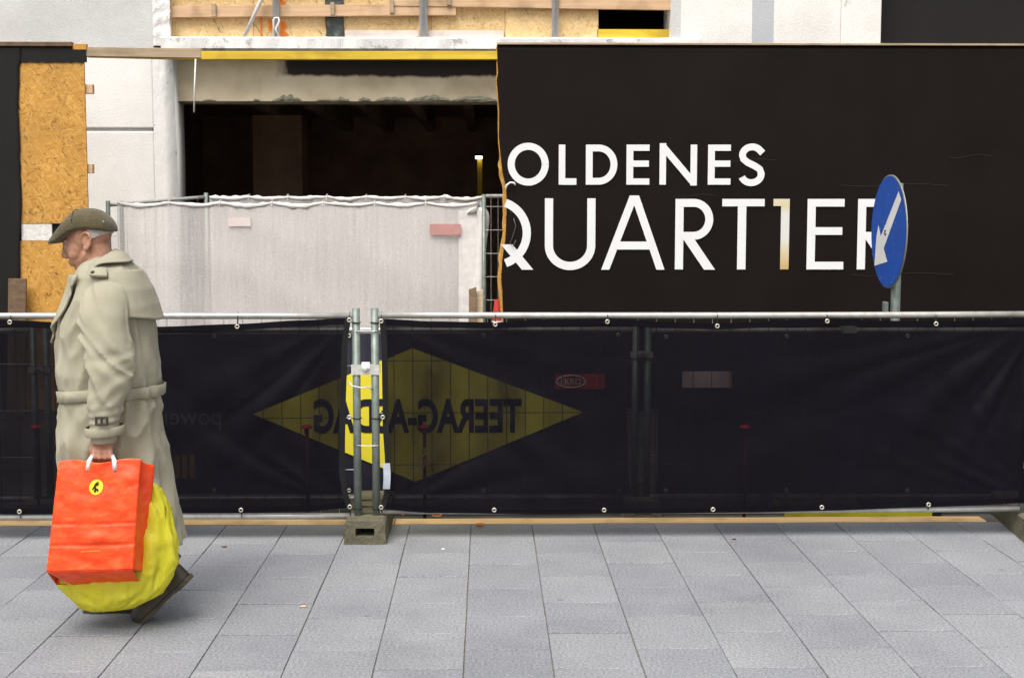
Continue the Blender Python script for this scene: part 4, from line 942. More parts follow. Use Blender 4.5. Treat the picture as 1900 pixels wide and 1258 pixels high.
# ------------------------------------------------------------------ white netted fences
YN = 13.0
nx0 = PX(228, 480, YN); nx1 = PX(893, 480, YN); nz = PZ(381, YN)
fence_panel(nx0, nx1, YN, ROAD, PZ(374, YN), nz, ROAD+.15, 'tall mesh fence panel wrapped in white net before the dark opening', wires=(.11, .24), r=.021)
n2x0 = PX(396, 480, 13.62); n2x1 = PX(886, 480, 13.62); nz2 = PZ(370, 13.62)
fence_panel(n2x0, n2x1, 13.62, ROAD, nz2+.03, nz2, ROAD+.15, 'tall mesh fence panel in the back row behind the white net', wires=(.11, .24), r=.021)
fence_panel(PX(203, 480, YN+.08), n2x0-.06, YN+.08, ROAD, PZ(373, YN+.08), PZ(381, YN+.08), ROAD+.15, 'short tall mesh fence panel running back from the pier to the back row', wires=(.09, .3), r=.021, yb=13.62, rise=PZ(366, 13.62)-PZ(381, YN+.08))
YW = 12.86
w0 = PX(898, 480, YW)
fence_panel(w0, w0+3.5, YW, ROAD, PZ(361, YW), PZ(364, YW), ROAD+.15, 'bare tall mesh fence panel tucked behind the black hoarding edge', wires=(.067, .222), r=.02, wmat='rail')
for (x, y, lab) in ((nx0, YN, 'concrete foot under the white netted fence by the pier'), (nx1, YN, 'concrete foot under the white netted fence by the hoarding'), (n2x0, 13.62, 'concrete foot of the back netted fence by the pier'), (n2x1, 13.62, 'concrete foot of the back netted fence by the hoarding'), (w0+3.5, YW, 'concrete foot of the bare fence behind the hoarding')):
    concrete_foot(x, y-.17 if y < 13.5 else y-.17, ROAD, 0, lab)
def ridge_(x): return 1-2*abs(x)
def net(lab, x0, x1, Y, ztop, seed, amp, sag, left_py=None):
    t = thing('debris_net', ((x0+x1)/2, Y, ROAD+.05), lab, 'net')
    ties = 7
    def top(u): return ztop+.015-sag*abs(math.sin(math.pi*u*ties))**.8*(.6+.5*noise.noise((u*9, seed, 0)))
    def np_(u, v):
        z = ROAD+.06+(top(u)-ROAD-.06)*v; x = x0+(x1-x0)*u
        return (x, Y-.030-amp*1.3*ridge_(noise.noise((x*1.1+z*.8, z*.9-x*.3, seed)))-amp*noise.noise((x*2.2, z*.8, seed))-amp*.4*noise.noise((x*6, z*1.5, seed)), z)
    mb = MB(); mb.grid(np_, 120, 30); obj('fabric', mb, M['net'], t, smooth=True)
    mb = MB(); rows = []
    for k in range(141):
        u = k/140; p = np_(u, 1); r_ = .009+.016*abs(noise.noise((u*26, seed, 3)))+.009*abs(math.sin(math.pi*u*ties)); p = (p[0], p[1], p[2]+.008)
        rows.append([(p[0], p[1]+r_*.8*math.cos(a), p[2]+r_*math.sin(a)*(1+.8*noise.noise((u*50, a, seed)))) for a in [2*math.pi*j/9 for j in range(9)]])
    mb.loft(rows); obj('rolled_edge', mb, M['net_roll'], t, smooth=True)
    for k in range(1, ties):
        u = k/ties; p = np_(u, 1); mb = MB(); mb.tube([(p[0], p[1]-.03, p[2]-.02), (p[0], p[1]-.028, p[2]+.03), (p[0], Y+.02, p[2]+.035), (p[0], Y+.03, p[2]-.01)], .0035, 6); obj('tie', mb, M['white_cord'], t)
    return t
nt1 = net('white debris net draped over the front of the tall fence', nx0-.03, nx1-.04, YN, nz, 3.0, .012, .045)
nt2 = net('white debris net draped over the back row of tall fence', n2x0-.02, n2x1+.06, 13.62, nz2, 8.0, .012, .03)
# bunched net hanging at the corner post
mb = MB(); rows = []
cpts = [(868, 398), (884, 385), (892, 388), (897, 402), (896, 425), (893, 455), (891, 490), (890, 525), (888, 560), (886, 640), (884, 800)]
rws = [.035, .055, .06, .07, .06, .055, .05, .05, .045, .04, .04]
for k, ((px, py), r_) in enumerate(zip(cpts, rws)):
    q = P(px, py, YN-.06); rows.append([(q.x+r_*.9*math.cos(a)*(1+.35*noise.noise((a*2, k*.8, 1))), q.y+r_*.8*math.sin(a), q.z+.02*math.sin(a*3+k)) for a in [2*math.pi*j/16 for j in range(16)]])
mb.loft(rows); obj('bunched_end', mb, M['net_roll'], nt1, smooth=True, sub=1)
# a paler overlapping strip of net near the corner
mb = MB(); xs_ = PX(851, 480, YN); mb.grid(lambda u, v: (xs_+(PX(888, 480, YN)-xs_)*u, YN-.055-.008*noise.noise((u*2, v*5, 1)), ROAD+.1+(nz-.05-ROAD-.1)*v), 8, 30); obj('overlap_strip', mb, M['net_roll'], nt1, smooth=True)
plate(797, 855, 416, 436, YN-.075, 'pink_plate', 'faded red plate on the white net near the hoarding')
plate(423, 465, 404, 420, YN-.06, 'faint_plate', 'small pale pink plate on the white net near the pier')
# timber boards and cone by the hoarding
for (px0, px1, pt_, Y, m, lab) in ((870, 884, 537, 12.4, 'brown_timber', 'dark brown timber board standing at the end of the white net'), (882.5, 896, 541, 12.46, 'grey_timber', 'greyish timber board standing beside the bare fence post')):
    mb = MB(); x0, x1 = PX(px0, 560, Y), PX(px1, 560, Y); z1 = PZ(pt_, Y)
    mb.add([(x0,Y-.3,ROAD),(x1,Y-.3,ROAD),(x1,Y,z1+.02),(x0,Y,z1),(x0,Y-.27,ROAD),(x1,Y-.27,ROAD),(x1,Y+.03,z1+.02),(x0,Y+.03,z1)], [(0,1,2,3),(7,6,5,4),(0,4,5,1),(1,5,6,2),(2,6,7,3),(3,7,4,0)])
    obj('timber_board', mb, M[m], bevel=.003, label=lab, cat='timber board')
cq = P(922, 556, 12.1); cn = thing('traffic_cone', (cq.x, 12.1, ROAD), 'red and white traffic cone standing at the torn hoarding edge', 'cone')
H = cq.z-ROAD; cr = lambda k: .022+.11*(1-k)
for (k0, k1, m, nm) in ((.03, .28, 'cone', 'body'), (.28, .5, 'white_print', 'reflective_band'), (.5, .64, 'cone', 'body'), (.64, .82, 'white_print', 'reflective_band'), (.82, 1, 'cone', 'body')):
    mb = MB(); e = .002 if 'white' in m else 0; mb.loft([[(cq.x+(cr(k)+e)*math.cos(a), 12.1+(cr(k)+e)*math.sin(a), ROAD+H*k) for a in [2*math.pi*j/24 for j in range(24)]] for k in (k0, k1)]); obj(nm, mb, M[m], cn, smooth=False)
mb = MB(); mb.box(cq.x-.25, cq.x+.25, 11.85, 12.35, ROAD, ROAD+.04); obj('base', mb, M['cone'], cn, bevel=.02)

# ------------------------------------------------------------------ the walking person
MY = 5.77
def Q(px, py, dy=0): return P(px, py, MY+dy)
KM = MY/F          # metres per pixel at the figure
def evaluated(mb, vox, it):
    o = bpy.data.objects.new('tmp', mesh_of('tmp', mb, (0, 0, 0), True)); C.objects.link(o)
    m = o.modifiers.new('r', 'REMESH'); m.mode = 'VOXEL'; m.voxel_size = vox
    if it: s = o.modifiers.new('s', 'SMOOTH'); s.factor = .5; s.iterations = it
    dg = bpy.context.evaluated_depsgraph_get(); dg.update(); me = bpy.data.meshes.new_from_object(o.evaluated_get(dg)); bpy.data.objects.remove(o)
    r = MB(); r.add([tuple(v.co) for v in me.vertices], [tuple(p.vertices) for p in me.polygons]); bpy.data.meshes.remove(me); return r
b = MB()
# head, looking down
tilt = Matrix.Rotation(R(-24), 3, 'Y')
b.ell(Q(164, 435), (.100, .075, .086), 28, 18, tilt)
b.ell(Q(147, 459), (.060, .062, .062), 24, 16); b.ell(Q(149, 479), (.045, .050, .046), 20, 14); b.capsule(Q(152, 487), Q(148, 497), .034, .021)
b.capsule(Q(120.5, 454), Q(118.5, 474), .0085, .0115); b.ell(Q(123, 477.5, -.010), (.011, .008, .008)); b.ell(Q(123, 477.5, .010), (.011, .008, .008))
b.capsule(Q(122, 449, -.038), Q(120, 449, 0), .010, .011); b.capsule(Q(122, 449, .038), Q(120, 449, 0), .010, .011)
b.capsule(Q(130.5, 487, -.016), Q(130.5, 487, .016), .009, .009); b.capsule(Q(134, 491, -.014), Q(134, 491, .014), .009, .009)
b.ell(Q(138, 470, -.040), (.028, .020, .030)); b.ell(Q(138, 470, .040), (.028, .020, .030))
b.capsule(Q(160, 472, -.042), Q(149, 494, -.018), .022, .020); b.capsule(Q(160, 472, .042), Q(149, 494, .018), .022, .020)
b.capsule(Q(178, 462), Q(194, 520), .062, .072); b.capsule(Q(158, 488), Q(180, 530), .045, .06)
for s in (-1, 1):
    e = [Q(150, 441, s*.074), Q(153, 434, s*.080), Q(159, 431.5, s*.084), Q(165, 435, s*.087), Q(168, 444, s*.087), Q(166.5, 454, s*.084), Q(162, 462, s*.079), Q(158, 464.5, s*.074)]
    for p_, q_ in zip(e, e[1:]): b.capsule(p_, q_, .0062, .0062, 10)
    b.ell(Q(159, 447, s*.074), (.016, .006, .030)); b.ell(Q(158, 461, s*.074), (.010, .007, .012))
# trunk, hidden under the coat, so the body is one piece
b.capsule(Q(198, 540), Q(205, 640), .125, .125); b.capsule(Q(198, 560, -.09), Q(200, 560, .09), .085, .085); b.capsule(Q(205, 640), Q(205, 790), .12, .125)
# arms
b.capsule(Q(203, 560, -.15), Q(200, 670, -.235), .045, .042); b.capsule(Q(200, 670, -.235), Q(192, 800, -.262), .044, .031)
b.capsule(Q(203, 560, .15), Q(222, 665, .235), .045, .042); b.capsule(Q(222, 665, .235), Q(214, 790, .25), .044, .031); b.ell(Q(212, 820, .25), (.035, .022, .05))
# legs
b.capsule(Q(208, 790, -.085), Q(222, 948, -.085), .095, .062); b.capsule(Q(222, 948, -.085), Q(318, 1060, -.085), .058, .038)
b.capsule(Q(200, 790, .085), Q(192, 950, .085), .095, .062); b.capsule(Q(192, 950, .085), Q(243, 1108, .085), .058, .038)
# gripping left hand: back of the hand outwards, four curled fingers, thumb
HY = -.268
b.capsule(Q(192, 798, HY), Q(191, 818, HY), .030, .029); b.ell(Q(190, 829, HY), (.046, .020, .040))
b.ell(Q(190, 838, HY-.006), (.046, .016, .020))
for i, (fx, ln) in enumerate(((174, .92), (184.5, 1.0), (195, .97), (205, .82))):
    k = [Q(fx, 837, HY-.012), Q(fx+.5, 847+3*ln, HY-.022), Q(fx+1, 853.5+2*ln, HY-.004), Q(fx+1, 851.5, HY+.018), Q(fx+1, 845, HY+.026)]
    for j in range(4): b.capsule(k[j], k[j+1], .0098-.0006*j, .0092-.0006*j, 10)
tk = [Q(178, 822, HY+.012), Q(170, 834, HY+.016), Q(173, 845, HY+.014), Q(181, 850, HY+.024)]
for j in range(3): b.capsule(tk[j], tk[j+1], .0125-.001*j, .0115-.001*j, 10)
body = evaluated(b, .0042, 4)
man = obj('person', body, M['skin'], smooth=True, label='person in flat cap and pale trench coat walking with two shopping bags', cat='person')
for s in (-1, 1):
    mb = MB(); mb.ell(Q(124.5, 457, s*.030), (.010, .011, .010)); obj('eye', mb, M['eye'], man, smooth=True)
    mb = MB(); mb.capsule(Q(121.5, 447.5, s*.045), Q(119, 447, s*.016), .0045, .005); obj('eyebrow', mb, M['hair'], man, smooth=True)
# hair: short grey cap round the back of the head
mb = MB()
def hp(u, v):
    th = R(-78+156*u); c_ = Q(164, 435); ph = R(80+34*v-10*abs(u-.5))
    dv = Vector((math.cos(th)*math.sin(ph)*.104, math.sin(th)*math.sin(ph)*.0785, math.cos(ph)*.09)); dv = tilt @ dv; n = .0022*noise.noise((u*40, v*30, 0)); return c_+dv*(1+n*10)-Vector((0, 0, .0))
mb.grid(hp, 60, 20); obj('hair', mb, M['hair'], man, smooth=True, solid=.004)
# flat cap
secs = [(92.5,449,451.5,.030),(95,445,452.5,.058),(100,438.5,452.5,.076),(108,429,451,.090),(119,413.5,447,.093),(133,397,437,.096),(146,389.5,430.5,.097),(159,386.5,428,.098),(174,386,428,.097),(187,389.5,428.5,.094),(197,396,429,.088),(206,405,429.5,.080),(212,414,430.5,.058),(215,423,430.5,.022)]
mb = MB(); rows = []
for (px, t_, l_, wd) in secs:
    ring_ = []
    for j in range(32):
        a = 2*math.pi*j/32; ca, sa = math.cos(a), math.sin(a); y = wd*math.copysign(abs(ca)**.8, ca)
        zt_ = Q(px, t_).z; zl_ = Q(px, l_).z; zm = zl_+(zt_-zl_)*.22
        z = zm+(zt_-zm)*abs(sa)**.85 if sa > 0 else zm-(zm-zl_)*abs(sa)**.6
        ring_.append((Q(px, 420).x, MY+y, z+.0016*noise.noise((px*.15, a*2, 3))))
    rows.append(ring_)
mb.loft(rows); cap = obj('flat_cap', mb, M['tweed'], man, smooth=True, sub=2)
q = Q(191, 412, -.094); mb = MB(); mb.ell(q+Vector((0, .005, 0)), (.005, .003, .005)); obj('rivet', mb, M['steel'], cap, smooth=True)
mb = MB(); seam = []
for k in range(17): a = math.pi*(.08+.84*k/16); seam.append((Q(146-3*math.sin(a), 420).x, MY-.097*math.copysign(abs(math.cos(a))**.8, math.cos(a)), Q(146, 421).z+(Q(146, 389.5).z-Q(146, 421).z)*math.sin(a)**.85+.0005))
mb.tube(seam, .0028, 6); obj('seam', mb, M['tweed'], cap, smooth=True)

# ---- trench coat
lv = [(476,166,236,.072,0),(484,158,244,.100,0),(496,149,254,.150,0),(512,142,264,.185,0),(535,139,276,.202,0),(565,130,284,.205,0),(600,114,286,.202,0),(640,109,288,.198,0),(690,110,293,.205,0),(712,114,294,.200,0),(728,117,294,.198,0),(750,116,296,.204,0),(800,112,300,.212,0),(850,113,311,.220,0),(900,116,319,.228,0),(950,120,328,.234,0),(985,124,332,.238,0),(1012,128,337,.240,0)]
def lvl(py):
    if py <= lv[0][0]: return lv[0][1:]
    for a, c_ in zip(lv, lv[1:]):
        if py <= c_[0]: k = (py-a[0])/(c_[0]-a[0]); return tuple(x+(y-x)*k for x, y in zip(a[1:], c_[1:]))
    return lv[-1][1:]
def ridge(x): return 1-2*abs(x)
def coat_pt(a, py, off=0, plain=False):
    """a: angle, 0 = back (+x), -90 deg = camera side"""
    f_, k_, wy, _ = lvl(py); cx = (f_+k_)/2; rx = (k_-f_)/2*KM+off; ry = wy+off
    if math.sin(a) < 0: kk = min(1, max(0, (py-810)/90.0)); ry *= 1-.27*kk*kk*(3-2*kk)
    ca, sa = math.cos(a), math.sin(a); e = .82
    dx = math.copysign(abs(ca)**e, ca); dy = math.copysign(abs(sa)**e, sa)
    q = Q(cx, py); s = max(0, (py-730)/280.0)
    d_ = s*(.016*math.sin(a*9+.8+s*1.2)+.012*math.sin(a*5-.6)+.010*noise.noise((a*3, s*2, 4)))
    d_ += .021*ridge(noise.noise((a*2.4+py*.006, py*.011-a*1.2, 2)))*(.5+.5*min(1, (py-480)/90.0)) - .015
    if 690 < py < 770: d_ += .006*math.sin(a*17)*math.exp(-((py-745)/16.0)**2)
    if plain: d_ = .001+.003*noise.noise((a*1.5, py*.012, 6))
    return Vector((q.x+dx*(rx+d_), MY+dy*(ry+d_), q.z))
mb = MB(); n = 120; rows = []; pys = [476+ (1012-476)*k/150 for k in range(151)]
for py in pys:
    hem = 0
    rows.append([coat_pt(2*math.pi*j/n, py) for j in range(n)])
mb.loft(rows, cap=True); coat_mb = mb
# sleeves
def sleeve(path, mb, seed=0):
    rows = []; NS = 90; NR = 44
    def at(t):
        k = t*(len(path)-1); i = min(int(k), len(path)-2); f_ = k-i
        p0, p1, p2, p3 = [path[max(0, min(len(path)-1, i+d_))] for d_ in (-1, 0, 1, 2)]
        return [.5*((2*b_)+(-a+c_)*f_+(2*a-5*b_+4*c_-e)*f_*f_+(-a+3*b_-3*c_+e)*f_**3) for a, b_, c_, e in zip(p0, p1, p2, p3)]
    for k in range(NS+1):
        t = k/NS; px, py, dy, rx, ry = at(t); q = Q(px, py, dy); rg = []
        for j in range(NR):
            a = 2*math.pi*j/NR; x, y = rx*math.cos(a), ry*math.sin(a)
            # diagonal drag folds from the shoulder, bunching at the elbow, rings near the cuff
            wq = .05*noise.noise((x*9, q.z*7, seed+3)); va = .5+.8*noise.noise((q.z*4, a*.8, seed+11))
            s1 = ridge(noise.noise(((q.z+x*1.15+wq)*11, a*.45+seed, 1)))*.040*va*math.sin(math.pi*min(1, .08+t*1.1))
            s2 = ridge(noise.noise(((q.z-x*.45+wq)*17+seed, a*.5, 7)))*.014*(.4+va)*math.exp(-((t-.6)/.2)**2)
            s3 = .003*math.sin(t*120+2*math.sin(a+seed))*math.exp(-((t-.80)/.09)**2)
            e = 1+(s1+s2+s3-.015)/max(rx, .03)
            rg.append((q.x+x*e, q.y+y*e, q.z))
        rows.append(rg)
    # closed, rounded head at the shoulder
    c_ = [sum(v[i] for v in rows[0])/NR for i in range(3)]
    for s_ in (.85, .6, .3): rows.insert(0, [(c_[0]+(v[0]-c_[0])*s_, c_[1]+(v[1]-c_[1])*s_, c_[2]+.028*(1-s_**2)) for v in rows[-NS-1]])
    mb.loft(rows, cap=True); return
    inner = [[(c2[0]+(v[0]-c2[0])*.93, c2[1]+(v[1]-c2[1])*.93, v[2]) for v in rw] for rw in rows[-1:-14:-1] for c2 in [[sum(w_[i] for w_ in rw)/NR for i in range(3)]]]
    mb.loft([rows[-1]]+inner, cap=False); return obj(nm, mb, M['coat'], coat, smooth=True)
near = [(208,506,-.105,.050,.050),(201,535,-.160,.084,.070),(195,580,-.208,.100,.080),(194,620,-.226,.101,.082),(199,660,-.240,.096,.080),(202,700,-.252,.090,.076),(197,740,-.262,.080,.070),(194,775,-.266,.073,.064),(193,800,-.268,.070,.062),(192,822,-.268,.066,.058)]
far = [(208,506,.105,.050,.050),(206,540,.160,.084,.070),(206,600,.215,.098,.080),(214,660,.236,.092,.078),(220,710,.246,.084,.072),(216,770,.25,.073,.064),(213,812,.25,.066,.058)]
sleeve(near, coat_mb, seed=1.0); sleeve(far, coat_mb, seed=5.0); coat = obj('coat', evaluated(coat_mb, .0052, 3), M['coat'], man, smooth=True)
mb = MB(); mb.loft([[(Q(cx, py, -.267).x+rx*math.cos(a), MY-.267+ry*math.sin(a), Q(cx, py).z+.006*math.sin(a+1)) for a in [2*math.pi*j/36 for j in range(36)]] for cx, py, rx, ry in ((194, 772, .0775, .0685), (194, 774, .0805, .071), (193.5, 786, .0795, .070), (193.5, 788, .076, .067))], cap=False); obj('cuff_strap', mb, M['coat'], coat, smooth=True)
q = Q(189, 781, -.267-.072); mb = MB(); 
for (dx, dz, w_, h_) in ((0, .014, .05, .008), (0, -.014, .05, .008), (-.022, 0, .008, .03), (.022, 0, .008, .03), (.0, 0, .007, .03)): mb.box(q.x+dx-w_/2, q.x+dx+w_/2, q.y-.010, q.y+.004, q.z+dz-h_/2, q.z+dz+h_/2)
obj('buckle', mb, M['button'], coat, bevel=.002)
# belt
mb = MB(); rows = []
for py, off in ((712, .006), (713, .010), (732, .010), (733, .006)):
    rg = []
    for j in range(80):
        a = 2*math.pi*j/80; t_ = 9*math.cos(a-math.pi) if math.cos(a) < 0 else 0
        v = coat_pt(a, py+t_*1.0, off); v.x += .010*max(0, math.cos(a))**6; rg.append(v)
    rows.append(rg)
mb.loft(rows+[rows[0]], cap=False); obj('belt', mb, M['coat'], coat, smooth=True)
# storm flap over the back and shoulders
mb = MB()
def yoke(u, v):
    a = R(-76+152*u); bot = 588+4*math.cos(a*3); py = 500+(bot-500)*v
    p_ = coat_pt(a, py, (.003+.012*v**1.6+.004*noise.noise((a*2.2, 1, 3))*v)*min(1, 4*min(u, 1-u)+.25), True); p_.x += .016*v**4*max(0, math.cos(a)); return p_
mb.grid(yoke, 70, 24); obj('storm_flap', mb, M['coat'], coat, smooth=True, solid=.006)
# epaulettes
for s in (-1, 1):
    mb = MB(); mb.grid(lambda u, v: Q(166+33*u, 497+15*v+2*u, s*(.152+.040*v+.010*math.sin(math.pi*u))) , 8, 5); obj('epaulette', mb, M['coat'], coat, smooth=True, solid=.012)
    q = Q(172, 506, s*.19); mb = MB(); mb.ell(q, (.009, .006, .009)); obj('button', mb, M['button'], coat, smooth=True)
# collar leaves and lapels
Tn = [(213,463,0),(202,470,-.052),(186,480,-.072),(168,493,-.072),(147,508,-.048),(139,516,-.034)]
Bn = [(247,484,0),(236,486,-.085),(207,487,-.128),(182,491,-.140),(160,512,-.128),(130,532,-.085)]
def cr_(tab, t):
    k = t*(len(tab)-1); i = min(int(k), len(tab)-2); f_ = k-i; p0, p1, p2, p3 = [tab[max(0, min(len(tab)-1, i+d_))] for d_ in (-1, 0, 1, 2)]
    return [.5*((2*b_)+(-a+c_)*f_+(2*a-5*b_+4*c_-e)*f_*f_+(-a+3*b_-3*c_+e)*f_**3) for a, b_, c_, e in zip(p0, p1, p2, p3)]
mb = MB()
def collar(u, v):
    s = -1 if u < .5 else 1; t = abs(u-.5)*2; T_ = cr_(Tn, t); B2 = cr_(Bn, t)
    px, py, dy = [a+(c_-a)*v for a, c_ in zip(T_, B2)]; puff = .014*math.sin(math.pi*min(v*1.15, 1)); q = Q(px, py, dy*(-s) if s > 0 else dy)
    dv = Vector((.4 if t < .3 else 0, (-1 if u < .5 else 1), .9)).normalized(); return q+dv*puff
mb.grid(collar, 60, 10); obj('collar', mb, M['coat'], coat, smooth=True, solid=.007)
mb = MB()
def stand(u, v):
    s = -1 if u < .5 else 1; t = abs(u-.5)*2; T_ = cr_(Tn, t); q = Q(T_[0]-(3+4*v), T_[1]+26*v, (T_[2] if s < 0 else -T_[2])*(1-.06*v)); return q
mb.grid(stand, 50, 5); obj('collar_stand', mb, M['lining'], coat, smooth=True, solid=.003)
for s in (-1, 1):
    mb = MB()
    def lap2(u, v):
        py = 508+128*v; ae = (56*(1-v)**.7+4)*(1-.10*math.exp(-((v-.22)/.05)**2)); an = math.pi-s*R(ae*u+2*(1-u)); return coat_pt(an, py, .012+.009*u*(1-.4*v))
    mb.grid(lap2, 14, 40); obj('lapel', mb, M['coat'], coat, smooth=True, solid=.007); continue
    pts2 = [[(160,511),(149,520),(133,545)], [(151,530),(136,552),(122,578)], [(141,556),(124,584),(109,606)], [(133,585),(116,612),(103,630)], [(128,622),(113,640),(106,652)]]
    def lap(u, v):
        k = v*4; i = min(int(k), 3); f_ = k-i; r0 = [Vector((*p_, 0)) for p_ in pts2[i]]; r1 = [Vector((*p_, 0)) for p_ in pts2[i+1]]
        g = lambda r_: r_[0].lerp(r_[1], u*2) if u < .5 else r_[1].lerp(r_[2], u*2-1)
        c_ = g(r0).lerp(g(r1), f_); return Q(c_.x, c_.y, s*(.150-.115*u-.01*v)+.0)
    mb.grid(lap, 8, 16); obj('lapel', mb, M['coat'], coat, smooth=True, solid=.008)
mb = MB(); mb.grid(lambda u, v: Q(150-18*u*(1-v)-28*v, 512+110*v, -.10+.2*u), 8, 8); obj('jacket_front', mb, M['lining'], man, smooth=True, solid=.01)

# ---- trousers and shoes
t_ = MB()
for s, k in ((-1, [(208,780,.115),(222,948,.072),(272,1006,.072),(316,1052,.066)]), (1, [(200,780,.115),(192,950,.085),(218,1035,.07),(243,1100,.062)])):
    t_.tube([Q(x, y, s*.085) for x, y, r_ in k], [r_ for x, y, r_ in k], 18)
tb = evaluated(t_, .009, 4); tr = obj('trousers', tb, M['trousers'], man, smooth=True)
def shoe(toe, heel, dy, nm='shoe'):
    a = Q(*toe, dy); h = Q(*heel, dy); ax = (h-a); L = ax.length; ax.normalize(); sd = Vector((0, 1, 0)); up = sd.cross(ax)*-1
    if up.z < 0: up = -up
    prof_ = [(0.0,.022,.036),(.03,.038,.050),(.10,.048,.064),(.25,.053,.078),(.40,.051,.096),(.55,.046,.112),(.70,.044,.120),(.85,.044,.122),(.95,.040,.116),(1.0,.028,.104)]
    mb = MB(); rows = []
    for (t, w_, h_) in prof_:
        c_ = a+ax*(t*L); rg = []
        for j in range(20):
            an = 2*math.pi*j/20; y = w_*math.cos(an); z = h_*max(0, math.sin(an))**.8 if math.sin(an) > 0 else .002*math.sin(an); rg.append(c_+sd*y+up*(z+.018))
        rows.append(rg)
    mb.loft(rows); o = obj(nm, mb, M['shoe'], man, smooth=True, sub=1)
    mb = MB(); rows = []
    for (t, w_, h_) in prof_:
        c_ = a+ax*(t*L); w2 = w_+.006; lo = 0 if t > .7 or t < .45 else .006; rows.append([c_+sd*w2+up*.020, c_-sd*w2+up*.020, c_-sd*w2+up*lo, c_+sd*w2+up*lo])
    mb.loft(rows); obj('sole', mb, M['sole'], o, bevel=.003); return o
shoe((260, 1163), (357, 1072), -.085)
gt = G(156, 1141); gdy = gt.y-MY
shoe((156, 1139.5), (268, 1139.5), .06)

# ------------------------------------------------------------------ the bags
BO = MY+HY-.05; BY = MY+HY          # depth of the hand
ob = thing('paper_bag', (Q(180, 1060, HY).x, BY, .2), 'orange paper carrier bag with yellow round emblem held by the person', 'bag')
def crump(q, amp=.004, seed=0): return Vector((q.x, q.y+amp*ridge(noise.noise((q.x*9+seed, q.z*11, seed)))*1.0+amp*.5*noise.noise((q.x*26, q.z*22, seed)), q.z))
TL, TR_, BL, BR = (108.5, 857), (260, 853.5), (86, 1060), (246, 1057)
yT, yBf = BO-.045, BO-.105
def front(u, v):
    px = BL[0]+(BR[0]-BL[0])*u; px2 = TL[0]+(TR_[0]-TL[0])*u; x = px+(px2-px)*v; yb_ = BL[1]+(BR[1]-BL[1])*u; yt_ = TL[1]+(TR_[1]-TL[1])*u-2.5*math.sin(u*9)*(v > .9)
    q = P(x, yb_+(yt_-yb_)*v, yBf+(yT-yBf)*v); b_ = -.012*math.sin(math.pi*u)*math.sin(math.pi*v)
    cre = .006*math.exp(-((v-.43)/.012)**2)*(1 if u < .3 or u > .5 else .3)+.007*math.exp(-((v-.235)/.012)**2)-.010*math.exp(-((v-.30)/.05)**2-((u-.6)/.25)**2)
    if v > .8: b_ += .014*(v-.8)*5*math.sin(u*8.5+.5)
    return crump(Vector((q.x, q.y+b_+cre, q.z)), .0045, 1)
mb = MB(); mb.grid(front, 60, 70); obj('front_panel', mb, M['paper'], ob, smooth=True, solid=.0015)
def gus(u, v):   # right gusset, from front edge back
    f0 = front(1, v); bk = P(269+(287-269)*v, 1062+(864-1062)*v, BO+.045); q = f0.lerp(bk, u); q.x -= .022*math.sin(math.pi*u)*(v**.7)*.7; return crump(q, .003, 3) if 0 < u < 1 else q
mb = MB(); mb.grid(gus, 12, 50); obj('side_gusset', mb, M['paper'], ob, smooth=True, solid=.0015)
def bpan(u, v):
    a = gus(1, v); l = P(104+(122-104)*v, 1084+(866-1084)*v, BO+.045); q = l.lerp(a, u); return q
mb = MB(); mb.grid(bpan, 20, 30); obj('back_panel', mb, M['paper'], ob, smooth=True, solid=.0015)
def lg_(u, v):
    a = front(0, v); c_ = bpan(0, v); q = a.lerp(c_, u); q.x += .02*math.sin(math.pi*u)*v; return q
mb = MB(); mb.grid(lg_, 8, 40); obj('side_gusset', mb, M['paper'], ob, smooth=True, solid=.0015)
def base(u, v):
    a = front(u, 0); k = P(136+(258-136)*u, 1085-7*u, BO+.01); q = a.lerp(k, v); q.z -= .004*math.sin(math.pi*v); return q
mb = MB(); mb.grid(base, 20, 8); mb.grid(lambda u, v: Vector(base(u, 1)).lerp(Vector(bpan(u, 0)), v), 20, 3); obj('base', mb, M['paper'], ob, smooth=True, solid=.0015)
for (o1, o2) in ((yT-.004, -1), (BO+.04, 1)):
    mb = MB(); hpts = [P(163, 872, o1), P(165.5, 856, o1), P(171, 845, BY-.018*-o2*.3), P(180, 848, BY+.006*o2), P(200, 848, BY+.006*o2), P(209, 844, BY), P(212.5, 856, o1), P(213.5, 872, o1)]
    rows = [[p_+Vector((-.009*c_, .003*s_, .006*s_*0)) for c_, s_ in ((1,1),(-1,1),(-1,-1),(1,-1))] if i in (0,1,2,5,6,7) else [p_+Vector((0, .004*s_, .005*c_)) for c_, s_ in ((1,1),(-1,1),(-1,-1),(1,-1))] for i, p_ in enumerate(hpts)]
    mb.tube(hpts, [.010, .0095, .0065, .005, .005, .0065, .0095, .010], 8); obj('handle', mb, M['white_cord'], ob, smooth=True)
def on_front(px, py, off):
    v = (1059-py)/(1059-855.5); l = BL[0]+(TL[0]-BL[0])*v; r_ = BR[0]+(TR_[0]-BR[0])*v; q = front(min(max((px-l)/(r_-l), 0), 1), v); return Vector((q.x, q.y-off, q.z))
mb = MB(); rows = [[on_front(179.5+12.6*k*math.cos(a)+1.2*math.sin(a), 903-14.2*k*math.sin(a), .0035) for a in [2*math.pi*j/28 for j in range(28)]] for k in (.02, .35, .7, 1)]
mb.loft(rows, cap=False); em = obj('emblem', mb, M['yellow_print'], ob, smooth=True)
for st in ([(177,912),(179,906),(177,901),(180,896),(184,893)], [(179,906),(183,908),(182,912)], [(180,899),(185,897)], [(176,903),(173,907)]):
    mb = MB(); mb.tube([on_front(x, y, .0055) for x, y in st], [.0035]*(len(st)-1)+[.0018], 6); obj('emblem_figure', mb, M['black'], em, smooth=True)
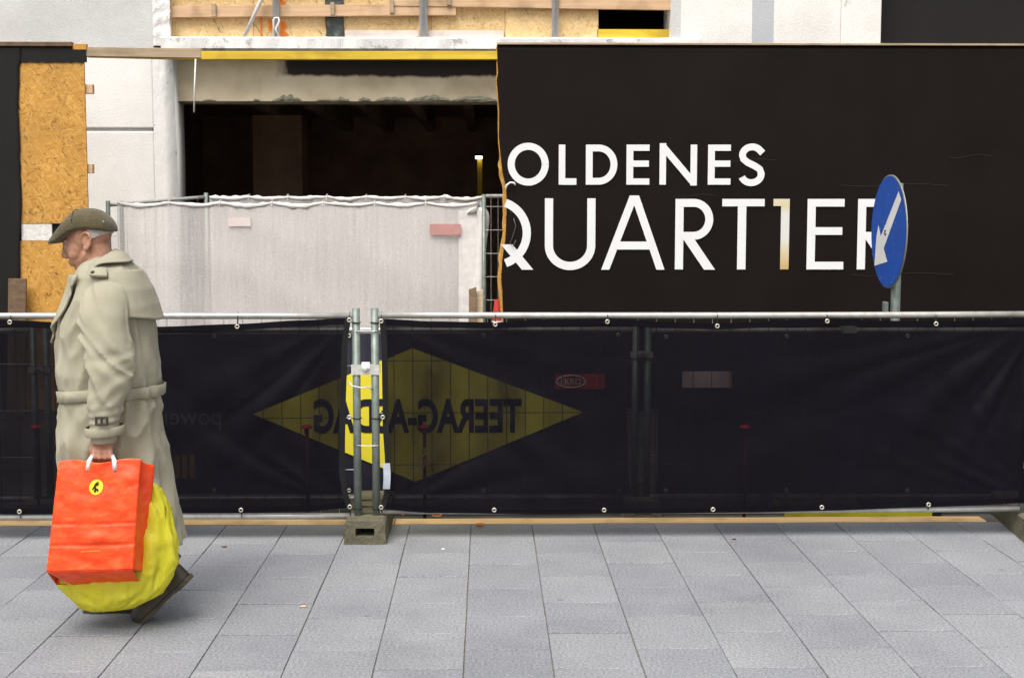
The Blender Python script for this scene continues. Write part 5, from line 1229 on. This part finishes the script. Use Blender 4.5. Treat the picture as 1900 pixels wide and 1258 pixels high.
mb = MB(); mb.grid(lambda u, v: on_front(151+36*u, 1021.5+1.8*v-1*u, .004), 10, 1); obj('printed_line', mb, M['ribbon'], ob)

yb = thing('plastic_bag', (Q(215, 1125, HY+.09).x, BY+.09, .12), 'bulging yellow plastic bag hanging behind the orange bag', 'bag')
YY = BY+.045
prof_y = [(846,186,198,.010),(858,182,203,.014),(872,172,222,.030),(890,158,262,.055),(905,146,287,.070),(930,132,303,.068),(960,120,314,.078),(1000,110,322,.084),(1040,106,326,.088),(1065,102,317,.088),(1085,115,308,.085),(1101,130,294,.078),(1114,144,272,.068),(1124,153,250,.050),(1131,164,218,.025)]
mb = MB(); rows = []
def py_(t):
    k = t*(len(prof_y)-1); i = min(int(k), len(prof_y)-2); f_ = k-i; p0, p1, p2, p3 = [prof_y[max(0, min(len(prof_y)-1, i+d_))] for d_ in (-1, 0, 1, 2)]
    return [.5*((2*b_)+(-a+c_)*f_+(2*a-5*b_+4*c_-e)*f_*f_+(-a+3*b_-3*c_+e)*f_**3) for a, b_, c_, e in zip(p0, p1, p2, p3)]
for k in range(91):
    py, l, r_, dy = py_(k/90); rg = []; rx = max((r_-l)/2*YY/F, .004); c_ = P((l+r_)/2, py, YY)
    for j in range(90):
        a = 2*math.pi*j/90; g = max(0, 1-abs(py-905)/190.0)
        d_ = .018*ridge(noise.noise((a*3.2, py*.010, 2)))*min(1, rx/.1)+.008*math.sin(a*13+noise.noise((a*2, py*.012, 5))*3)*g*min(1, rx/.08)+.010*ridge(noise.noise((a*5+py*.02, py*.03-a*2, 9)))*min(1, rx/.1)-.008*min(1, rx/.1)
        rg.append((c_.x+(rx+d_)*math.copysign(abs(math.cos(a))**.9, math.cos(a)), c_.y+(dy+d_)*math.sin(a)-max(0, (900-py)/900)*.0-(.045*max(0, (880-py)/34.0) if py < 880 else 0), c_.z))
    rows.append(rg)
mb.loft(rows); obj('bag_body', mb, M['film'], yb, smooth=True)
for dx in (-1, 1):
    mb = MB(); mb.tube([P(190+dx*5, 870, YY-.03), P(190+dx*6, 856, BY+.03), P(188+dx*5, 848, BY+.004), P(188, 847, BY)], [.016, .011, .006, .005], 10); obj('bag_handle', mb, M['film'], yb, smooth=True)
